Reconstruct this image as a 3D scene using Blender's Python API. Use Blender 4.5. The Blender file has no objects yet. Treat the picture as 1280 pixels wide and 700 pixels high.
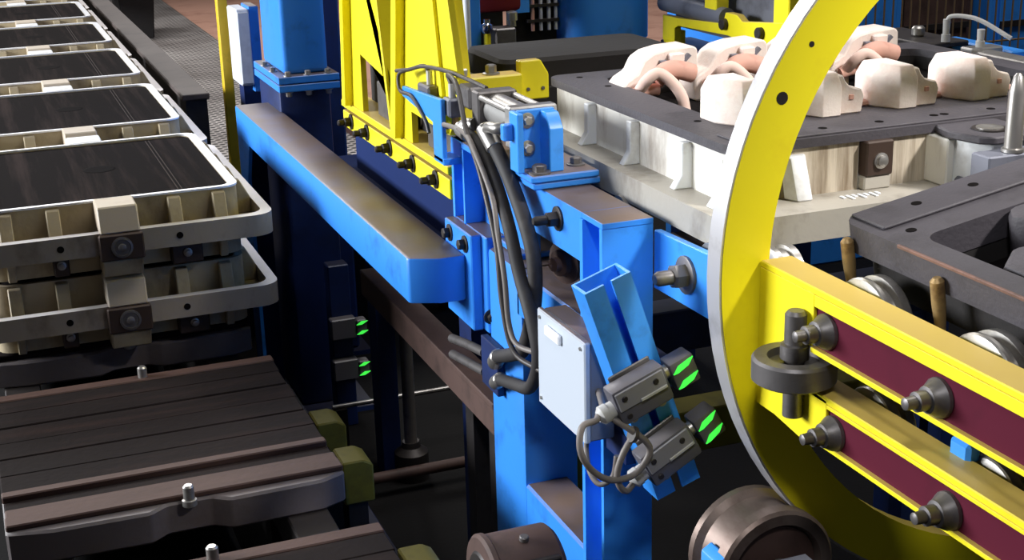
import bpy, bmesh, math, random
from mathutils import Vector, Matrix
random.seed(7)
R = math.radians
H = 2.2                      # camera height above the hall floor; heights below are measured from the camera's level

# ------------------------------------------------------------------ camera, light, exposure
scn = bpy.context.scene
C = scn.collection
cam_d = bpy.data.cameras.new('camera')
cam_d.sensor_fit = 'HORIZONTAL'; cam_d.sensor_width = 36.0
cam_d.lens = 1767.65 / 1280.0 * 36.0
cam_d.clip_start = 0.05; cam_d.clip_end = 200
cam = bpy.data.objects.new('camera', cam_d); C.objects.link(cam)
yaw, pitch, roll = 0.3626544, 0.31275474, -0.02787088
fw = Vector((math.sin(yaw)*math.cos(pitch), math.cos(yaw)*math.cos(pitch), -math.sin(pitch)))
rt = Vector((math.cos(yaw), -math.sin(yaw), 0)); up = rt.cross(fw)
r2 = math.cos(roll)*rt + math.sin(roll)*up; u2 = -math.sin(roll)*rt + math.cos(roll)*up
mw = Matrix((r2, u2, -fw)).transposed().to_4x4(); mw.translation = Vector((0, 0, H))
cam.matrix_world = mw
scn.camera = cam
scn.view_settings.view_transform = 'Standard'
scn.view_settings.look = 'None'
scn.view_settings.gamma = 1.0
scn.view_settings.use_curve_mapping = False
scn.view_settings.exposure = 0.0

world = bpy.data.worlds.new('hall_air'); scn.world = world
world.use_nodes = True
bg = world.node_tree.nodes['Background']
bg.inputs[0].default_value = (0.80, 0.86, 1.0, 1); bg.inputs[1].default_value = 0.05

def area(name, loc, target, sx, sy, power, col=(1, 1, 1)):
    d = bpy.data.lights.new(name, 'AREA'); d.shape = 'RECTANGLE'; d.size = sx; d.size_y = sy
    d.energy = power; d.color = col
    o = bpy.data.objects.new(name, d); C.objects.link(o)
    o.location = (loc[0], loc[1], loc[2] + H)
    v = Vector((target[0]-loc[0], target[1]-loc[1], target[2]-loc[2]))
    o.rotation_euler = v.to_track_quat('-Z', 'Y').to_euler()
    return o
area('side_window_daylight', (-6.0, 6.2, 1.0), (1.3, 3.4, -0.9), 4.4, 2.0, 1250, (0.93, 0.97, 1.0))
area('end_window_daylight', (0.5, 13.5, 4.6), (1.0, 4.5, -1.0), 6.0, 2.6, 620, (1.0, 0.98, 0.96))
area('roof_skylight', (3.4, 3.4, 5.2), (2.0, 3.0, -0.8), 2.0, 3.0, 230, (1.0, 0.98, 0.95))
sp_d = bpy.data.lights.new('front_floodlight', 'SPOT'); sp_d.energy = 1150; sp_d.spot_size = R(25); sp_d.spot_blend = 0.8
sp_d.shadow_soft_size = 0.22; sp_d.color = (1.0, 0.97, 0.93)
sp = bpy.data.objects.new('front_floodlight', sp_d); C.objects.link(sp)
sp.location = (3.3, -0.4, 2.4 + H)
sp.rotation_euler = Vector((1.95-3.3, 2.1+0.4, -0.55-2.4)).to_track_quat('-Z', 'Y').to_euler()

s2_d = bpy.data.lights.new('added_front_fill', 'SPOT'); s2_d.energy = 260; s2_d.spot_size = R(25); s2_d.spot_blend = 0.9  # added fill lamp for the strut and leg fronts, no known fixture
s2_d.shadow_soft_size = 0.25; s2_d.color = (0.96, 0.98, 1.0)
s2 = bpy.data.objects.new('added_front_fill', s2_d); C.objects.link(s2)
s2.location = (-0.3, -0.5, 2.5 + H)
s2.rotation_euler = Vector((1.3+0.3, 2.3+0.5, -1.0-2.5)).to_track_quat('-Z', 'Y').to_euler()

# ------------------------------------------------------------------ materials
def lin(c):
    return tuple((x/255/12.92 if x/255 <= 0.04045 else ((x/255+0.055)/1.055)**2.4) for x in c) + (1,)
M = {}
def mat(name, base, rough=0.5, metal=0.0, dirt=None, dirt_amt=0.4, dirt_scale=6.0, stretch=(1, 1, 1),
        dust_glare=None, dust_glare_amt=0.0, bump=0.0, bump_scale=60.0, spec=0.5):
    m = bpy.data.materials.new(name); m.use_nodes = True; M[name] = m
    nt = m.node_tree; N = nt.nodes; L = nt.links
    b = N['Principled BSDF']
    b.inputs['Roughness'].default_value = rough; b.inputs['Metallic'].default_value = metal
    b.inputs['Specular IOR Level'].default_value = spec
    col = lin(base)
    b.inputs['Base Color'].default_value = col
    tc = N.new('ShaderNodeTexCoord'); out = None
    if dirt:
        mp = N.new('ShaderNodeMapping'); mp.inputs['Scale'].default_value = stretch
        L.new(tc.outputs['Object'], mp.inputs['Vector'])
        nz = N.new('ShaderNodeTexNoise'); nz.inputs['Scale'].default_value = dirt_scale
        nz.inputs['Detail'].default_value = 6; nz.inputs['Roughness'].default_value = 0.65
        L.new(mp.outputs[0], nz.inputs['Vector'])
        rp = N.new('ShaderNodeValToRGB')
        rp.color_ramp.elements[0].position = 0.62 - 0.28*dirt_amt; rp.color_ramp.elements[1].position = 0.80 - 0.18*dirt_amt
        rp.color_ramp.elements[0].color = (0, 0, 0, 1); v = min(1, 0.45 + dirt_amt*0.6); rp.color_ramp.elements[1].color = (v, v, v, 1)
        L.new(nz.outputs['Fac'], rp.inputs[0])
        mx = N.new('ShaderNodeMix'); mx.data_type = 'RGBA'
        mx.inputs[6].default_value = col; mx.inputs[7].default_value = lin(dirt)
        L.new(rp.outputs[0], mx.inputs[0]); out = mx.outputs[2]
    if dust_glare:                                   # dusty upper faces; on the flask lips, window glare painted in
        ge = N.new('ShaderNodeNewGeometry'); sp = N.new('ShaderNodeSeparateXYZ')
        L.new(ge.outputs['True Normal'], sp.inputs[0])
        mr = N.new('ShaderNodeMapRange'); mr.inputs[1].default_value = 0.55; mr.inputs[2].default_value = 0.95
        L.new(sp.outputs['Z'], mr.inputs[0])
        n2 = N.new('ShaderNodeTexNoise'); n2.inputs['Scale'].default_value = 9; n2.inputs['Detail'].default_value = 5
        L.new(tc.outputs['Object'], n2.inputs['Vector'])
        m2 = N.new('ShaderNodeMapRange'); m2.inputs[1].default_value = 0.25; m2.inputs[2].default_value = 0.6
        m2.inputs[3].default_value = dust_glare_amt*0.92; m2.inputs[4].default_value = dust_glare_amt
        L.new(n2.outputs['Fac'], m2.inputs[0])
        mu = N.new('ShaderNodeMath'); mu.operation = 'MULTIPLY'
        L.new(mr.outputs[0], mu.inputs[0]); L.new(m2.outputs[0], mu.inputs[1])
        mx2 = N.new('ShaderNodeMix'); mx2.data_type = 'RGBA'
        mx2.inputs[6].default_value = col; mx2.inputs[7].default_value = lin(dust_glare)
        if out: L.new(out, mx2.inputs[6])
        L.new(mu.outputs[0], mx2.inputs[0]); out = mx2.outputs[2]
    if out: L.new(out, b.inputs['Base Color'])
    if bump:
        n3 = N.new('ShaderNodeTexNoise'); n3.inputs['Scale'].default_value = bump_scale; n3.inputs['Detail'].default_value = 4
        L.new(tc.outputs['Object'], n3.inputs['Vector'])
        bp = N.new('ShaderNodeBump'); bp.inputs['Strength'].default_value = bump; bp.inputs['Distance'].default_value = 0.004
        L.new(n3.outputs['Fac'], bp.inputs['Height']); L.new(bp.outputs[0], b.inputs['Normal'])
    return m
DUST = (112, 94, 84)
mat('blue_paint', (52, 140, 238), 0.4, dirt=(28, 66, 130), dirt_amt=0.22, dirt_scale=7, dust_glare=DUST, dust_glare_amt=1.0, bump=0.08)
mat('blue_clean', (60, 150, 245), 0.36, dirt=(30, 70, 140), dirt_amt=0.15, dirt_scale=9)
mat('blue_dark_shade', (14, 38, 92), 0.5, dirt=(12, 18, 34), dirt_amt=0.5, dirt_scale=5, dust_glare=(50, 46, 46), dust_glare_amt=0.7)  # blue with the shade of the lower column and pit put in
mat('yellow_paint', (246, 230, 30), 0.42, dirt=(228, 204, 30), dirt_amt=0.25, dirt_scale=8, dust_glare=(208, 172, 104), dust_glare_amt=0.8, bump=0.05)
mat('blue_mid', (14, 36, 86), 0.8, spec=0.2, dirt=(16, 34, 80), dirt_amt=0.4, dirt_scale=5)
mat('yellow_old', (150, 132, 28), 0.5, dirt=(90, 76, 26), dirt_amt=0.45, dirt_scale=12, dust_glare=(120, 100, 70), dust_glare_amt=0.7)
mat('yellow_shaded', (112, 102, 18), 0.7, dirt=(44, 40, 14), dirt_amt=0.4, dirt_scale=9)  # yellow with the dimness of the pit painted into its colour
mat('ledge_steel', (74, 64, 60), 0.7, dirt=(44, 38, 36), dirt_amt=0.45, dirt_scale=7)
mat('yellow_post', (226, 188, 30), 0.45, dirt=(110, 80, 24), dirt_amt=0.35, dirt_scale=6)
mat('ring_rim', (206, 204, 208), 0.35, 0.5, dirt=(150, 144, 140), dirt_amt=0.3, dirt_scale=10)
mat('cream_cast', (170, 155, 126), 0.65, dirt=(76, 58, 40), dirt_amt=0.45, dirt_scale=7, stretch=(1, 1, 0.5), dust_glare=(70, 60, 55), dust_glare_amt=0.45, bump=0.2)
mat('cream_side', (226, 222, 214), 0.5, dirt=(116, 90, 64), dirt_amt=0.46, dirt_scale=9, stretch=(1, 1, 0.35), bump=0.15)
mat('white_cast', (226, 228, 232), 0.5, dirt=(150, 140, 128), dirt_amt=0.28, dirt_scale=10, bump=0.1)
mat('cream_streaked', (196, 184, 166), 0.6, dirt=(92, 70, 40), dirt_amt=0.72, dirt_scale=26, stretch=(1, 1, 0.07), bump=0.2)
mat('cream_clamp', (180, 166, 148), 0.55, dirt=(150, 128, 104), dirt_amt=0.3, dirt_scale=10, bump=0.1)
mat('worn_rim', (236, 236, 240), 0.35, 0.35, dirt=(170, 168, 170), dirt_amt=0.25, dirt_scale=20)
mat('lip_glare_top', (158, 146, 132), 0.5, 0.1, dirt=(78, 62, 52), dirt_amt=0.42, dirt_scale=8, stretch=(1, 1, 0.6), dust_glare=(214, 210, 212), dust_glare_amt=0.75, bump=0.15)  # worn pale top; end-window glare painted into its colour
mat('lip_iron', (170, 164, 154), 0.5, 0.1, dirt=(96, 84, 72), dirt_amt=0.4, dirt_scale=8, stretch=(1, 1, 0.6), bump=0.15)
mat('sand_line', (62, 54, 52), 0.9, spec=0.1)
mat('black_sand', (22, 18, 18), 0.95, dirt=(56, 46, 44), dirt_amt=0.5, dirt_scale=16, stretch=(1.0, 0.05, 1), bump=0.2, bump_scale=140, spec=0.05)
mat('sand_deep', (20, 17, 17), 0.95, spec=0.05, bump=0.3, bump_scale=120)
mat('mould_dark', (70, 66, 72), 0.6, dirt=(44, 40, 44), dirt_amt=0.4, dirt_scale=8, bump=0.3, bump_scale=120)
mat('mould_black', (32, 28, 28), 0.8, dirt=(22, 19, 19), dirt_amt=0.4, dirt_scale=6, bump=0.3)
mat('copper_edge', (132, 100, 90), 0.5, 0.3, dirt=(80, 66, 62), dirt_amt=0.5, dirt_scale=30)
mat('brass_pin', (176, 146, 98), 0.5, 0.5, dirt=(96, 72, 52), dirt_amt=0.5, dirt_scale=30)
mat('dark_plate', (62, 46, 38), 0.55, 0.2, dirt=(34, 26, 22), dirt_amt=0.4, dirt_scale=14)
mat('core_white', (240, 226, 218), 0.75, dirt=(222, 190, 176), dirt_amt=0.45, dirt_scale=14, bump=0.2, bump_scale=160)
mat('core_pipe', (232, 200, 188), 0.7, dirt=(214, 164, 148), dirt_amt=0.4, dirt_scale=12, bump=0.15)
mat('core_pink', (214, 164, 148), 0.7, dirt=(184, 122, 106), dirt_amt=0.4, dirt_scale=12, bump=0.15)
mat('steel', (170, 166, 162), 0.36, 0.8, dirt=(96, 88, 82), dirt_amt=0.35, dirt_scale=18)
mat('steel_dull', (112, 108, 108), 0.45, 0.6, dirt=(60, 54, 50), dirt_amt=0.4, dirt_scale=16, bump=0.1)
mat('wheel_steel', (138, 122, 114), 0.42, 0.6, dirt=(84, 58, 48), dirt_amt=0.5, dirt_scale=8, stretch=(1, 0.3, 1))
mat('chrome', (214, 214, 220), 0.12, 1.0)
mat('alu', (186, 184, 182), 0.35, 0.6, dirt=(110, 104, 98), dirt_amt=0.35, dirt_scale=14, dust_glare=(96, 86, 82), dust_glare_amt=0.5)
mat('dark_steel', (54, 50, 50), 0.5, 0.5, dirt=(30, 26, 25), dirt_amt=0.4, dirt_scale=12, dust_glare=(70, 62, 58), dust_glare_amt=0.4)
mat('rust_steel', (84, 62, 56), 0.65, 0.1, dirt=(44, 30, 26), dirt_amt=0.5, dirt_scale=9)
mat('pallet_wood', (25, 18, 17), 0.8, spec=0.12, dirt=(44, 31, 28), dirt_amt=0.45, dirt_scale=12, stretch=(0.12, 1, 1), bump=0.35, bump_scale=50)
mat('pallet_worn', (78, 58, 52), 0.65, spec=0.25, dirt=(58, 42, 36), dirt_amt=0.5, dirt_scale=10, stretch=(0.12, 1, 1), bump=0.3, bump_scale=50)
mat('pallet_front', (96, 88, 88), 0.6, dirt=(72, 54, 46), dirt_amt=0.42, dirt_scale=5, stretch=(0.5, 1, 1), bump=0.2)
mat('rubber', (46, 43, 44), 0.68, dirt=(72, 66, 62), dirt_amt=0.3, dirt_scale=20)
mat('cable_grey', (120, 112, 108), 0.5, dirt=(70, 64, 60), dirt_amt=0.3, dirt_scale=20)
mat('cable_dark', (66, 60, 58), 0.5)
mat('box_grey', (192, 200, 212), 0.4, dirt=(184, 190, 200), dirt_amt=0.2, dirt_scale=6, dust_glare=DUST, dust_glare_amt=0.95)
mat('box_side', (120, 126, 142), 0.45, dirt=(90, 92, 102), dirt_amt=0.3, dirt_scale=8, dust_glare=DUST, dust_glare_amt=0.95)
mat('label_white', (238, 240, 246), 0.4)
mat('sensor_black', (92, 90, 98), 0.42, dirt=(104, 98, 98), dirt_amt=0.3, dirt_scale=22, dust_glare=(112, 104, 100), dust_glare_amt=0.5)
mat('sensor_grey', (136, 134, 140), 0.45, dirt=(90, 86, 84), dirt_amt=0.3, dirt_scale=20)
mat('gland_grey', (188, 186, 184), 0.5)
mat('maroon', (86, 22, 42), 0.8, spec=0.15, dirt=(68, 18, 34), dirt_amt=0.4, dirt_scale=5)
mat('red_paint', (130, 28, 34), 0.5, dirt=(80, 18, 22), dirt_amt=0.3, dirt_scale=6)
mat('machine_grey', (120, 122, 134), 0.45, 0.3, dirt=(70, 68, 74), dirt_amt=0.35, dirt_scale=8)
mat('cabinet_white', (214, 218, 228), 0.45, dirt=(160, 162, 170), dirt_amt=0.25, dirt_scale=6)
mat('fence_wire', (150, 124, 92), 0.5, 0.4)
mat('concrete', (15, 13, 13), 0.85, dirt=(12, 11, 11), dirt_amt=0.5, dirt_scale=2, bump=0.3, spec=0.2)
mat('floor_red', (196, 150, 130), 0.7, dirt=(150, 104, 88), dirt_amt=0.45, dirt_scale=2.4, bump=0.1)
mat('wall_paint', (110, 104, 100), 0.8, dirt=(70, 64, 60), dirt_amt=0.4, dirt_scale=1)
def led():
    m = bpy.data.materials.new('green_led'); m.use_nodes = True; M['green_led'] = m
    b = m.node_tree.nodes['Principled BSDF']; b.inputs['Base Color'].default_value = lin((60, 220, 70))
    b.inputs['Emission Color'].default_value = lin((70, 250, 80)); b.inputs['Emission Strength'].default_value = 0.9
led()
def grating_mat():                              # perforated anti-slip plate, holes far below ten pixels
    m = bpy.data.materials.new('grating_plate'); m.use_nodes = True; M['grating_plate'] = m
    nt = m.node_tree; N = nt.nodes; L = nt.links; b = N['Principled BSDF']
    tc = N.new('ShaderNodeTexCoord'); mp = N.new('ShaderNodeMapping')
    mp.inputs['Rotation'].default_value = (0, 0, R(45)); mp.inputs['Scale'].default_value = (20, 20, 20)
    L.new(tc.outputs['Object'], mp.inputs['Vector'])
    ck = N.new('ShaderNodeTexVoronoi'); ck.inputs['Scale'].default_value = 1.0; ck.inputs['Randomness'].default_value = 0.0
    L.new(mp.outputs[0], ck.inputs['Vector'])
    rp = N.new('ShaderNodeValToRGB'); rp.color_ramp.elements[0].position = 0.30; rp.color_ramp.elements[1].position = 0.40
    rp.color_ramp.elements[0].color = lin((16, 14, 14)); rp.color_ramp.elements[1].color = lin((214, 206, 202))  # pale tone carries the metal's glints, painted around the dark holes
    L.new(ck.outputs['Distance'], rp.inputs[0])
    nz = N.new('ShaderNodeTexNoise'); nz.inputs['Scale'].default_value = 1.6; nz.inputs['Detail'].default_value = 5
    L.new(tc.outputs['Object'], nz.inputs['Vector'])
    mx = N.new('ShaderNodeMix'); mx.data_type = 'RGBA'; mx.blend_type = 'MULTIPLY'; mx.inputs[0].default_value = 0.7
    r3 = N.new('ShaderNodeValToRGB'); r3.color_ramp.elements[0].position = 0.35; r3.color_ramp.elements[1].position = 0.65
    r3.color_ramp.elements[0].color = (0.25, 0.22, 0.21, 1)
    L.new(nz.outputs['Fac'], r3.inputs[0]); L.new(rp.outputs[0], mx.inputs[6]); L.new(r3.outputs[0], mx.inputs[7])
    L.new(mx.outputs[2], b.inputs['Base Color']); b.inputs['Roughness'].default_value = 0.4; b.inputs['Metallic'].default_value = 0.3
grating_mat()

# ------------------------------------------------------------------ mesh helpers
def catmull(pts, n=6):
    P = [Vector(p) for p in pts]
    if len(P) < 3: return P
    P = [2*P[0]-P[1]] + P + [2*P[-1]-P[-2]]
    out = []
    for i in range(1, len(P)-2):
        a, b, c, d = P[i-1], P[i], P[i+1], P[i+2]
        for k in range(n):
            t = k/n
            out.append(0.5*((2*b) + (c-a)*t + (2*a-5*b+4*c-d)*t*t + (3*b-a-3*c+d)*t**3))
    out.append(P[-2]); return out
class G:
    def __init__(s): s.bm = bmesh.new()
    def _add(s, verts, faces, b=0.0, seg=1, mx=None, ang=25):
        t = bmesh.new()
        vs = [t.verts.new(v) for v in verts]
        for f in faces:
            try: t.faces.new([vs[i] for i in f])
            except ValueError: pass
        bmesh.ops.recalc_face_normals(t, faces=t.faces)
        if b > 0:
            ed = [e for e in t.edges if len(e.link_faces) == 2 and e.calc_face_angle(0) > R(ang)]
            bmesh.ops.bevel(t, geom=ed, offset=b, segments=seg, affect='EDGES', profile=0.5)
        if mx is not None: t.transform(mx)
        base = len(s.bm.verts); nv = [s.bm.verts.new(v.co) for v in t.verts]
        t.verts.index_update()
        for f in t.faces:
            try: s.bm.faces.new([nv[v.index] for v in f.verts])
            except ValueError: pass
        t.free(); return s
    def box(s, x0, x1, y0, y1, z0, z1, b=0.0, seg=1, mx=None):
        v = [(x, y, z) for x in (x0, x1) for y in (y0, y1) for z in (z0, z1)]
        f = [(0, 1, 3, 2), (4, 6, 7, 5), (0, 4, 5, 1), (2, 3, 7, 6), (0, 2, 6, 4), (1, 5, 7, 3)]
        return s._add(v, f, b, seg, mx)
    def prism(s, pts, axis, a0, a1, b=0.0, seg=1, mx=None, top=None, ang=25):
        n = len(pts)
        def P(p, a):
            return {'x': (a, p[0], p[1]), 'y': (p[0], a, p[1]), 'z': (p[0], p[1], a)}[axis]
        q = top or pts
        v = [P(p, a0) for p in pts] + [P(p, a1) for p in q]
        f = [tuple(range(n)), tuple(range(n, 2*n))] + [(i, (i+1) % n, n+(i+1) % n, n+i) for i in range(n)]
        return s._add(v, f, b, seg, mx, ang)
    def lathe(s, p0, axis, prof, n=24, closed=True, mx=None):
        ax = Vector(axis).normalized(); u = ax.orthogonal().normalized(); w = ax.cross(u); p0 = Vector(p0)
        v = []; f = []
        for t, r in prof:
            for k in range(n):
                a = 2*math.pi*k/n
                v.append(p0 + ax*t + (u*math.cos(a) + w*math.sin(a))*r)
        m = len(prof)
        for j in range(m-1):
            for k in range(n):
                f.append((j*n+k, j*n+(k+1) % n, (j+1)*n+(k+1) % n, (j+1)*n+k))
        if closed:
            f.append(tuple(range(n))); f.append(tuple(range((m-1)*n, m*n)))
        else:
            for k in range(n): f.append(((m-1)*n+k, (m-1)*n+(k+1) % n, (k+1) % n, k))
        return s._add(v, f, 0, 1, mx)
    def cyl(s, p0, p1, r, n=20, b=0.0, mx=None):
        d = Vector(p1)-Vector(p0); L = d.length
        if b: prof = [(0, r-b), (b, r), (L-b, r), (L, r-b)]
        else: prof = [(0, r), (L, r)]
        return s.lathe(p0, d, prof, n, mx=mx)
    def tube(s, pts, r, n=14, sm=6, mx=None):
        n = max(n, 14)
        P = catmull(pts, sm); v = []; f = []
        t0 = (P[1]-P[0]).normalized(); u = t0.orthogonal().normalized()
        for i, p in enumerate(P):
            t = (P[min(i+1, len(P)-1)]-P[max(i-1, 0)]).normalized()
            u = (u - t*u.dot(t)).normalized(); w = t.cross(u)
            for k in range(n):
                a = 2*math.pi*k/n; v.append(p + (u*math.cos(a)+w*math.sin(a))*r)
        for j in range(len(P)-1):
            for k in range(n): f.append((j*n+k, j*n+(k+1) % n, (j+1)*n+(k+1) % n, (j+1)*n+k))
        f.append(tuple(range(n))); f.append(tuple(range(len(v)-n, len(v))))
        return s._add(v, f, 0, 1, mx)
    def annulus(s, cx, cz, ri, ro, y0, y1, n=96):
        v = []; f = []
        for k in range(n):
            a = 2*math.pi*k/n; c, q = math.cos(a), math.sin(a)
            v += [(cx+ri*c, y0, cz+ri*q), (cx+ro*c, y0, cz+ro*q), (cx+ro*c, y1, cz+ro*q), (cx+ri*c, y1, cz+ri*q)]
        for k in range(n):
            a = 4*k; b = 4*((k+1) % n)
            for j in range(4): f.append((a+j, a+(j+1) % 4, b+(j+1) % 4, b+j))
        return s._add(v, f)
    def frame(s, pout, pin, z0, z1, mx=None):             # closed band between two outlines of equal length
        n = len(pout); v = []; f = []
        for po, pi in zip(pout, pin):
            v += [(po[0], po[1], z0), (po[0], po[1], z1), (pi[0], pi[1], z1), (pi[0], pi[1], z0)]
        for k in range(n):
            a = 4*k; b = 4*((k+1) % n)
            for j in range(4): f.append((a+j, a+(j+1) % 4, b+(j+1) % 4, b+j))
        return s._add(v, f, mx=mx)

def rrect(x0, x1, y0, y1, r, n=5):
    out = []
    for cx, cy, a0 in ((x1-r, y1-r, 0), (x0+r, y1-r, 90), (x0+r, y0+r, 180), (x1-r, y0+r, 270)):
        for k in range(n+1):
            a = R(a0 + 90*k/n); out.append((cx+r*math.cos(a), cy+r*math.sin(a)))
    return out

ORG = {}
def obj(name, g, m, parent=None, label=None, smooth=True):
    bm = g.bm
    lift = Vector((0, 0, H))
    if parent is not None: o0 = ORG[parent.name]
    else:
        xs = [v.co for v in bm.verts]
        o0 = Vector((sum(v.x for v in xs)/len(xs), sum(v.y for v in xs)/len(xs), min(v.z for v in xs))) + lift
    for v in bm.verts: v.co = v.co + lift - o0
    bmesh.ops.recalc_face_normals(bm, faces=bm.faces)
    me = bpy.data.meshes.new(name); bm.to_mesh(me); bm.free()
    me.materials.append(M[m])
    if smooth:
        for p in me.polygons: p.use_smooth = True
        me.set_sharp_from_angle(angle=R(32))
    o = bpy.data.objects.new(name, me); C.objects.link(o)
    if parent is not None: o.parent = parent; ORG[o.name] = o0
    else: o.location = o0; ORG[o.name] = o0
    if label: o['label'] = label
    return o
def thing(name, label, cat, loc, group=None):
    o = bpy.data.objects.new(name, None); C.objects.link(o)
    o.empty_display_size = 0.05
    o.location = (loc[0], loc[1], loc[2]+H); o['label'] = label; o['category'] = cat; o['kind'] = 'thing'
    if group: o['group'] = group
    ORG[o.name] = Vector(o.location)
    return o
def tag(o, label, cat, group=None):
    o['label'] = label; o['category'] = cat
    if group: o['group'] = group
    return o
def struct(name, g, m, parent=None):
    o = obj(name, g, m, parent)
    if parent is None: o['kind'] = 'structure'
    return o
def copy_tree(o, parent=None):
    c = o.copy(); C.objects.link(c)
    if parent is not None: c.parent = parent
    for ch in [x for x in bpy.data.objects if x.parent is o]: copy_tree(ch, c)
    return c
def dup(root, dx, dy, dz, label, group=None):
    c = copy_tree(root); c.location = Vector(root.location) + Vector((dx, dy, dz))
    c['label'] = label
    if group: c['group'] = group
    return c
def bolt(parent, p, axis, r=0.012, ln=0.03, m='steel_dull', name='bolt', washer=True, stud=0.0):
    g = G(); ax = Vector(axis).normalized(); p = Vector(p)
    t = 0.0
    if washer: g.lathe(p, ax, [(0, r*1.55), (r*0.25, r*1.55), (r*0.3, r*1.4)], 18); t = r*0.3
    g.lathe(p, ax, [(t, r), (t+ln*0.85, r), (t+ln, r*0.8)], 6)
    if stud: g.lathe(p, ax, [(t+ln*0.9, r*0.6), (t+ln+stud*0.8, r*0.6), (t+ln+stud, r*0.42)], 12)
    return obj(name, g, m, parent)
def rotm(center, angle_y):
    return Matrix.Translation(Vector(center)) @ Matrix.Rotation(angle_y, 4, 'Y')

# ------------------------------------------------------------------ setting
struct('floor', G().box(-8, 14, -5, 20, -H-0.2, -H), 'concrete')
struct('floor_upper', G().box(2.08, 14, 9.0, 20, -H+0.001, -1.76), 'floor_red')
struct('wall_back', G().box(-8, 14, 20, 20.3, -H, 4.5), 'wall_paint')
struct('wall_right', G().box(14, 14.3, -5, 20, -H, 4.5), 'wall_paint')
gw = thing('grating_walkway', 'perforated metal walkway beside the row of moulds', 'walkway', (1.5, 11, -H))
obj('tread_plate', G().box(0.92, 2.07, 5.9, 18, -1.78, -1.75), 'grating_plate', gw)
for y in (6.1, 9.5, 13, 17):
    for x in (1.0, 1.98): obj('support_leg', G().box(x-0.03, x+0.03, y-0.03, y+0.03, -H, -1.78), 'dark_steel', gw)

# ------------------------------------------------------------------ left row: pallets and flasks
XC, HW, YF, DEP, PITCH = 0.335, 0.365, 4.11, 0.84, 1.12
ordn = ['nearest', 'second', 'third', 'fourth', 'fifth', 'sixth']
def clamp(parent, y, sgn, zt):
    # y = wall face, sgn = outward direction along the row
    def yy(d): return y + sgn*d
    def bx(d0, d1, x0, x1, z0, z1, top=None): 
        g = G(); a, b = sorted((yy(d0), yy(d1))); g.box(x0, x1, a, b, z0, z1, 0.004); return g
    obj('clamp_block', G().prism([(yy(-0.01), zt+0.002), (yy(0.105), zt+0.002), (yy(0.125), zt-0.072), (yy(-0.01), zt-0.072)], 'x', XC-0.056, XC+0.056, 0.004), 'cream_clamp', parent)
    pl = obj('clamp_plate', bx(0.06, 0.135, XC-0.062, XC+0.062, zt-0.149, zt-0.073), 'dark_plate', parent)
    g = G(); g.lathe((XC, yy(0.134), zt-0.111), (0, sgn, 0), [(0, 0.03), (0.006, 0.03), (0.007, 0.024), (0.004, 0.022), (0.004, 0.012), (0.012, 0.011), (0.014, 0.006)], 20)
    obj('clamp_bolt', g, 'steel_dull', pl)
    obj('clamp_block', G().prism([(yy(-0.01), zt-0.150), (yy(0.125), zt-0.150), (yy(0.10), zt-0.205), (yy(-0.01), zt-0.205)], 'x', XC-0.056, XC+0.056, 0.004), 'cream_cast', parent)
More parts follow.
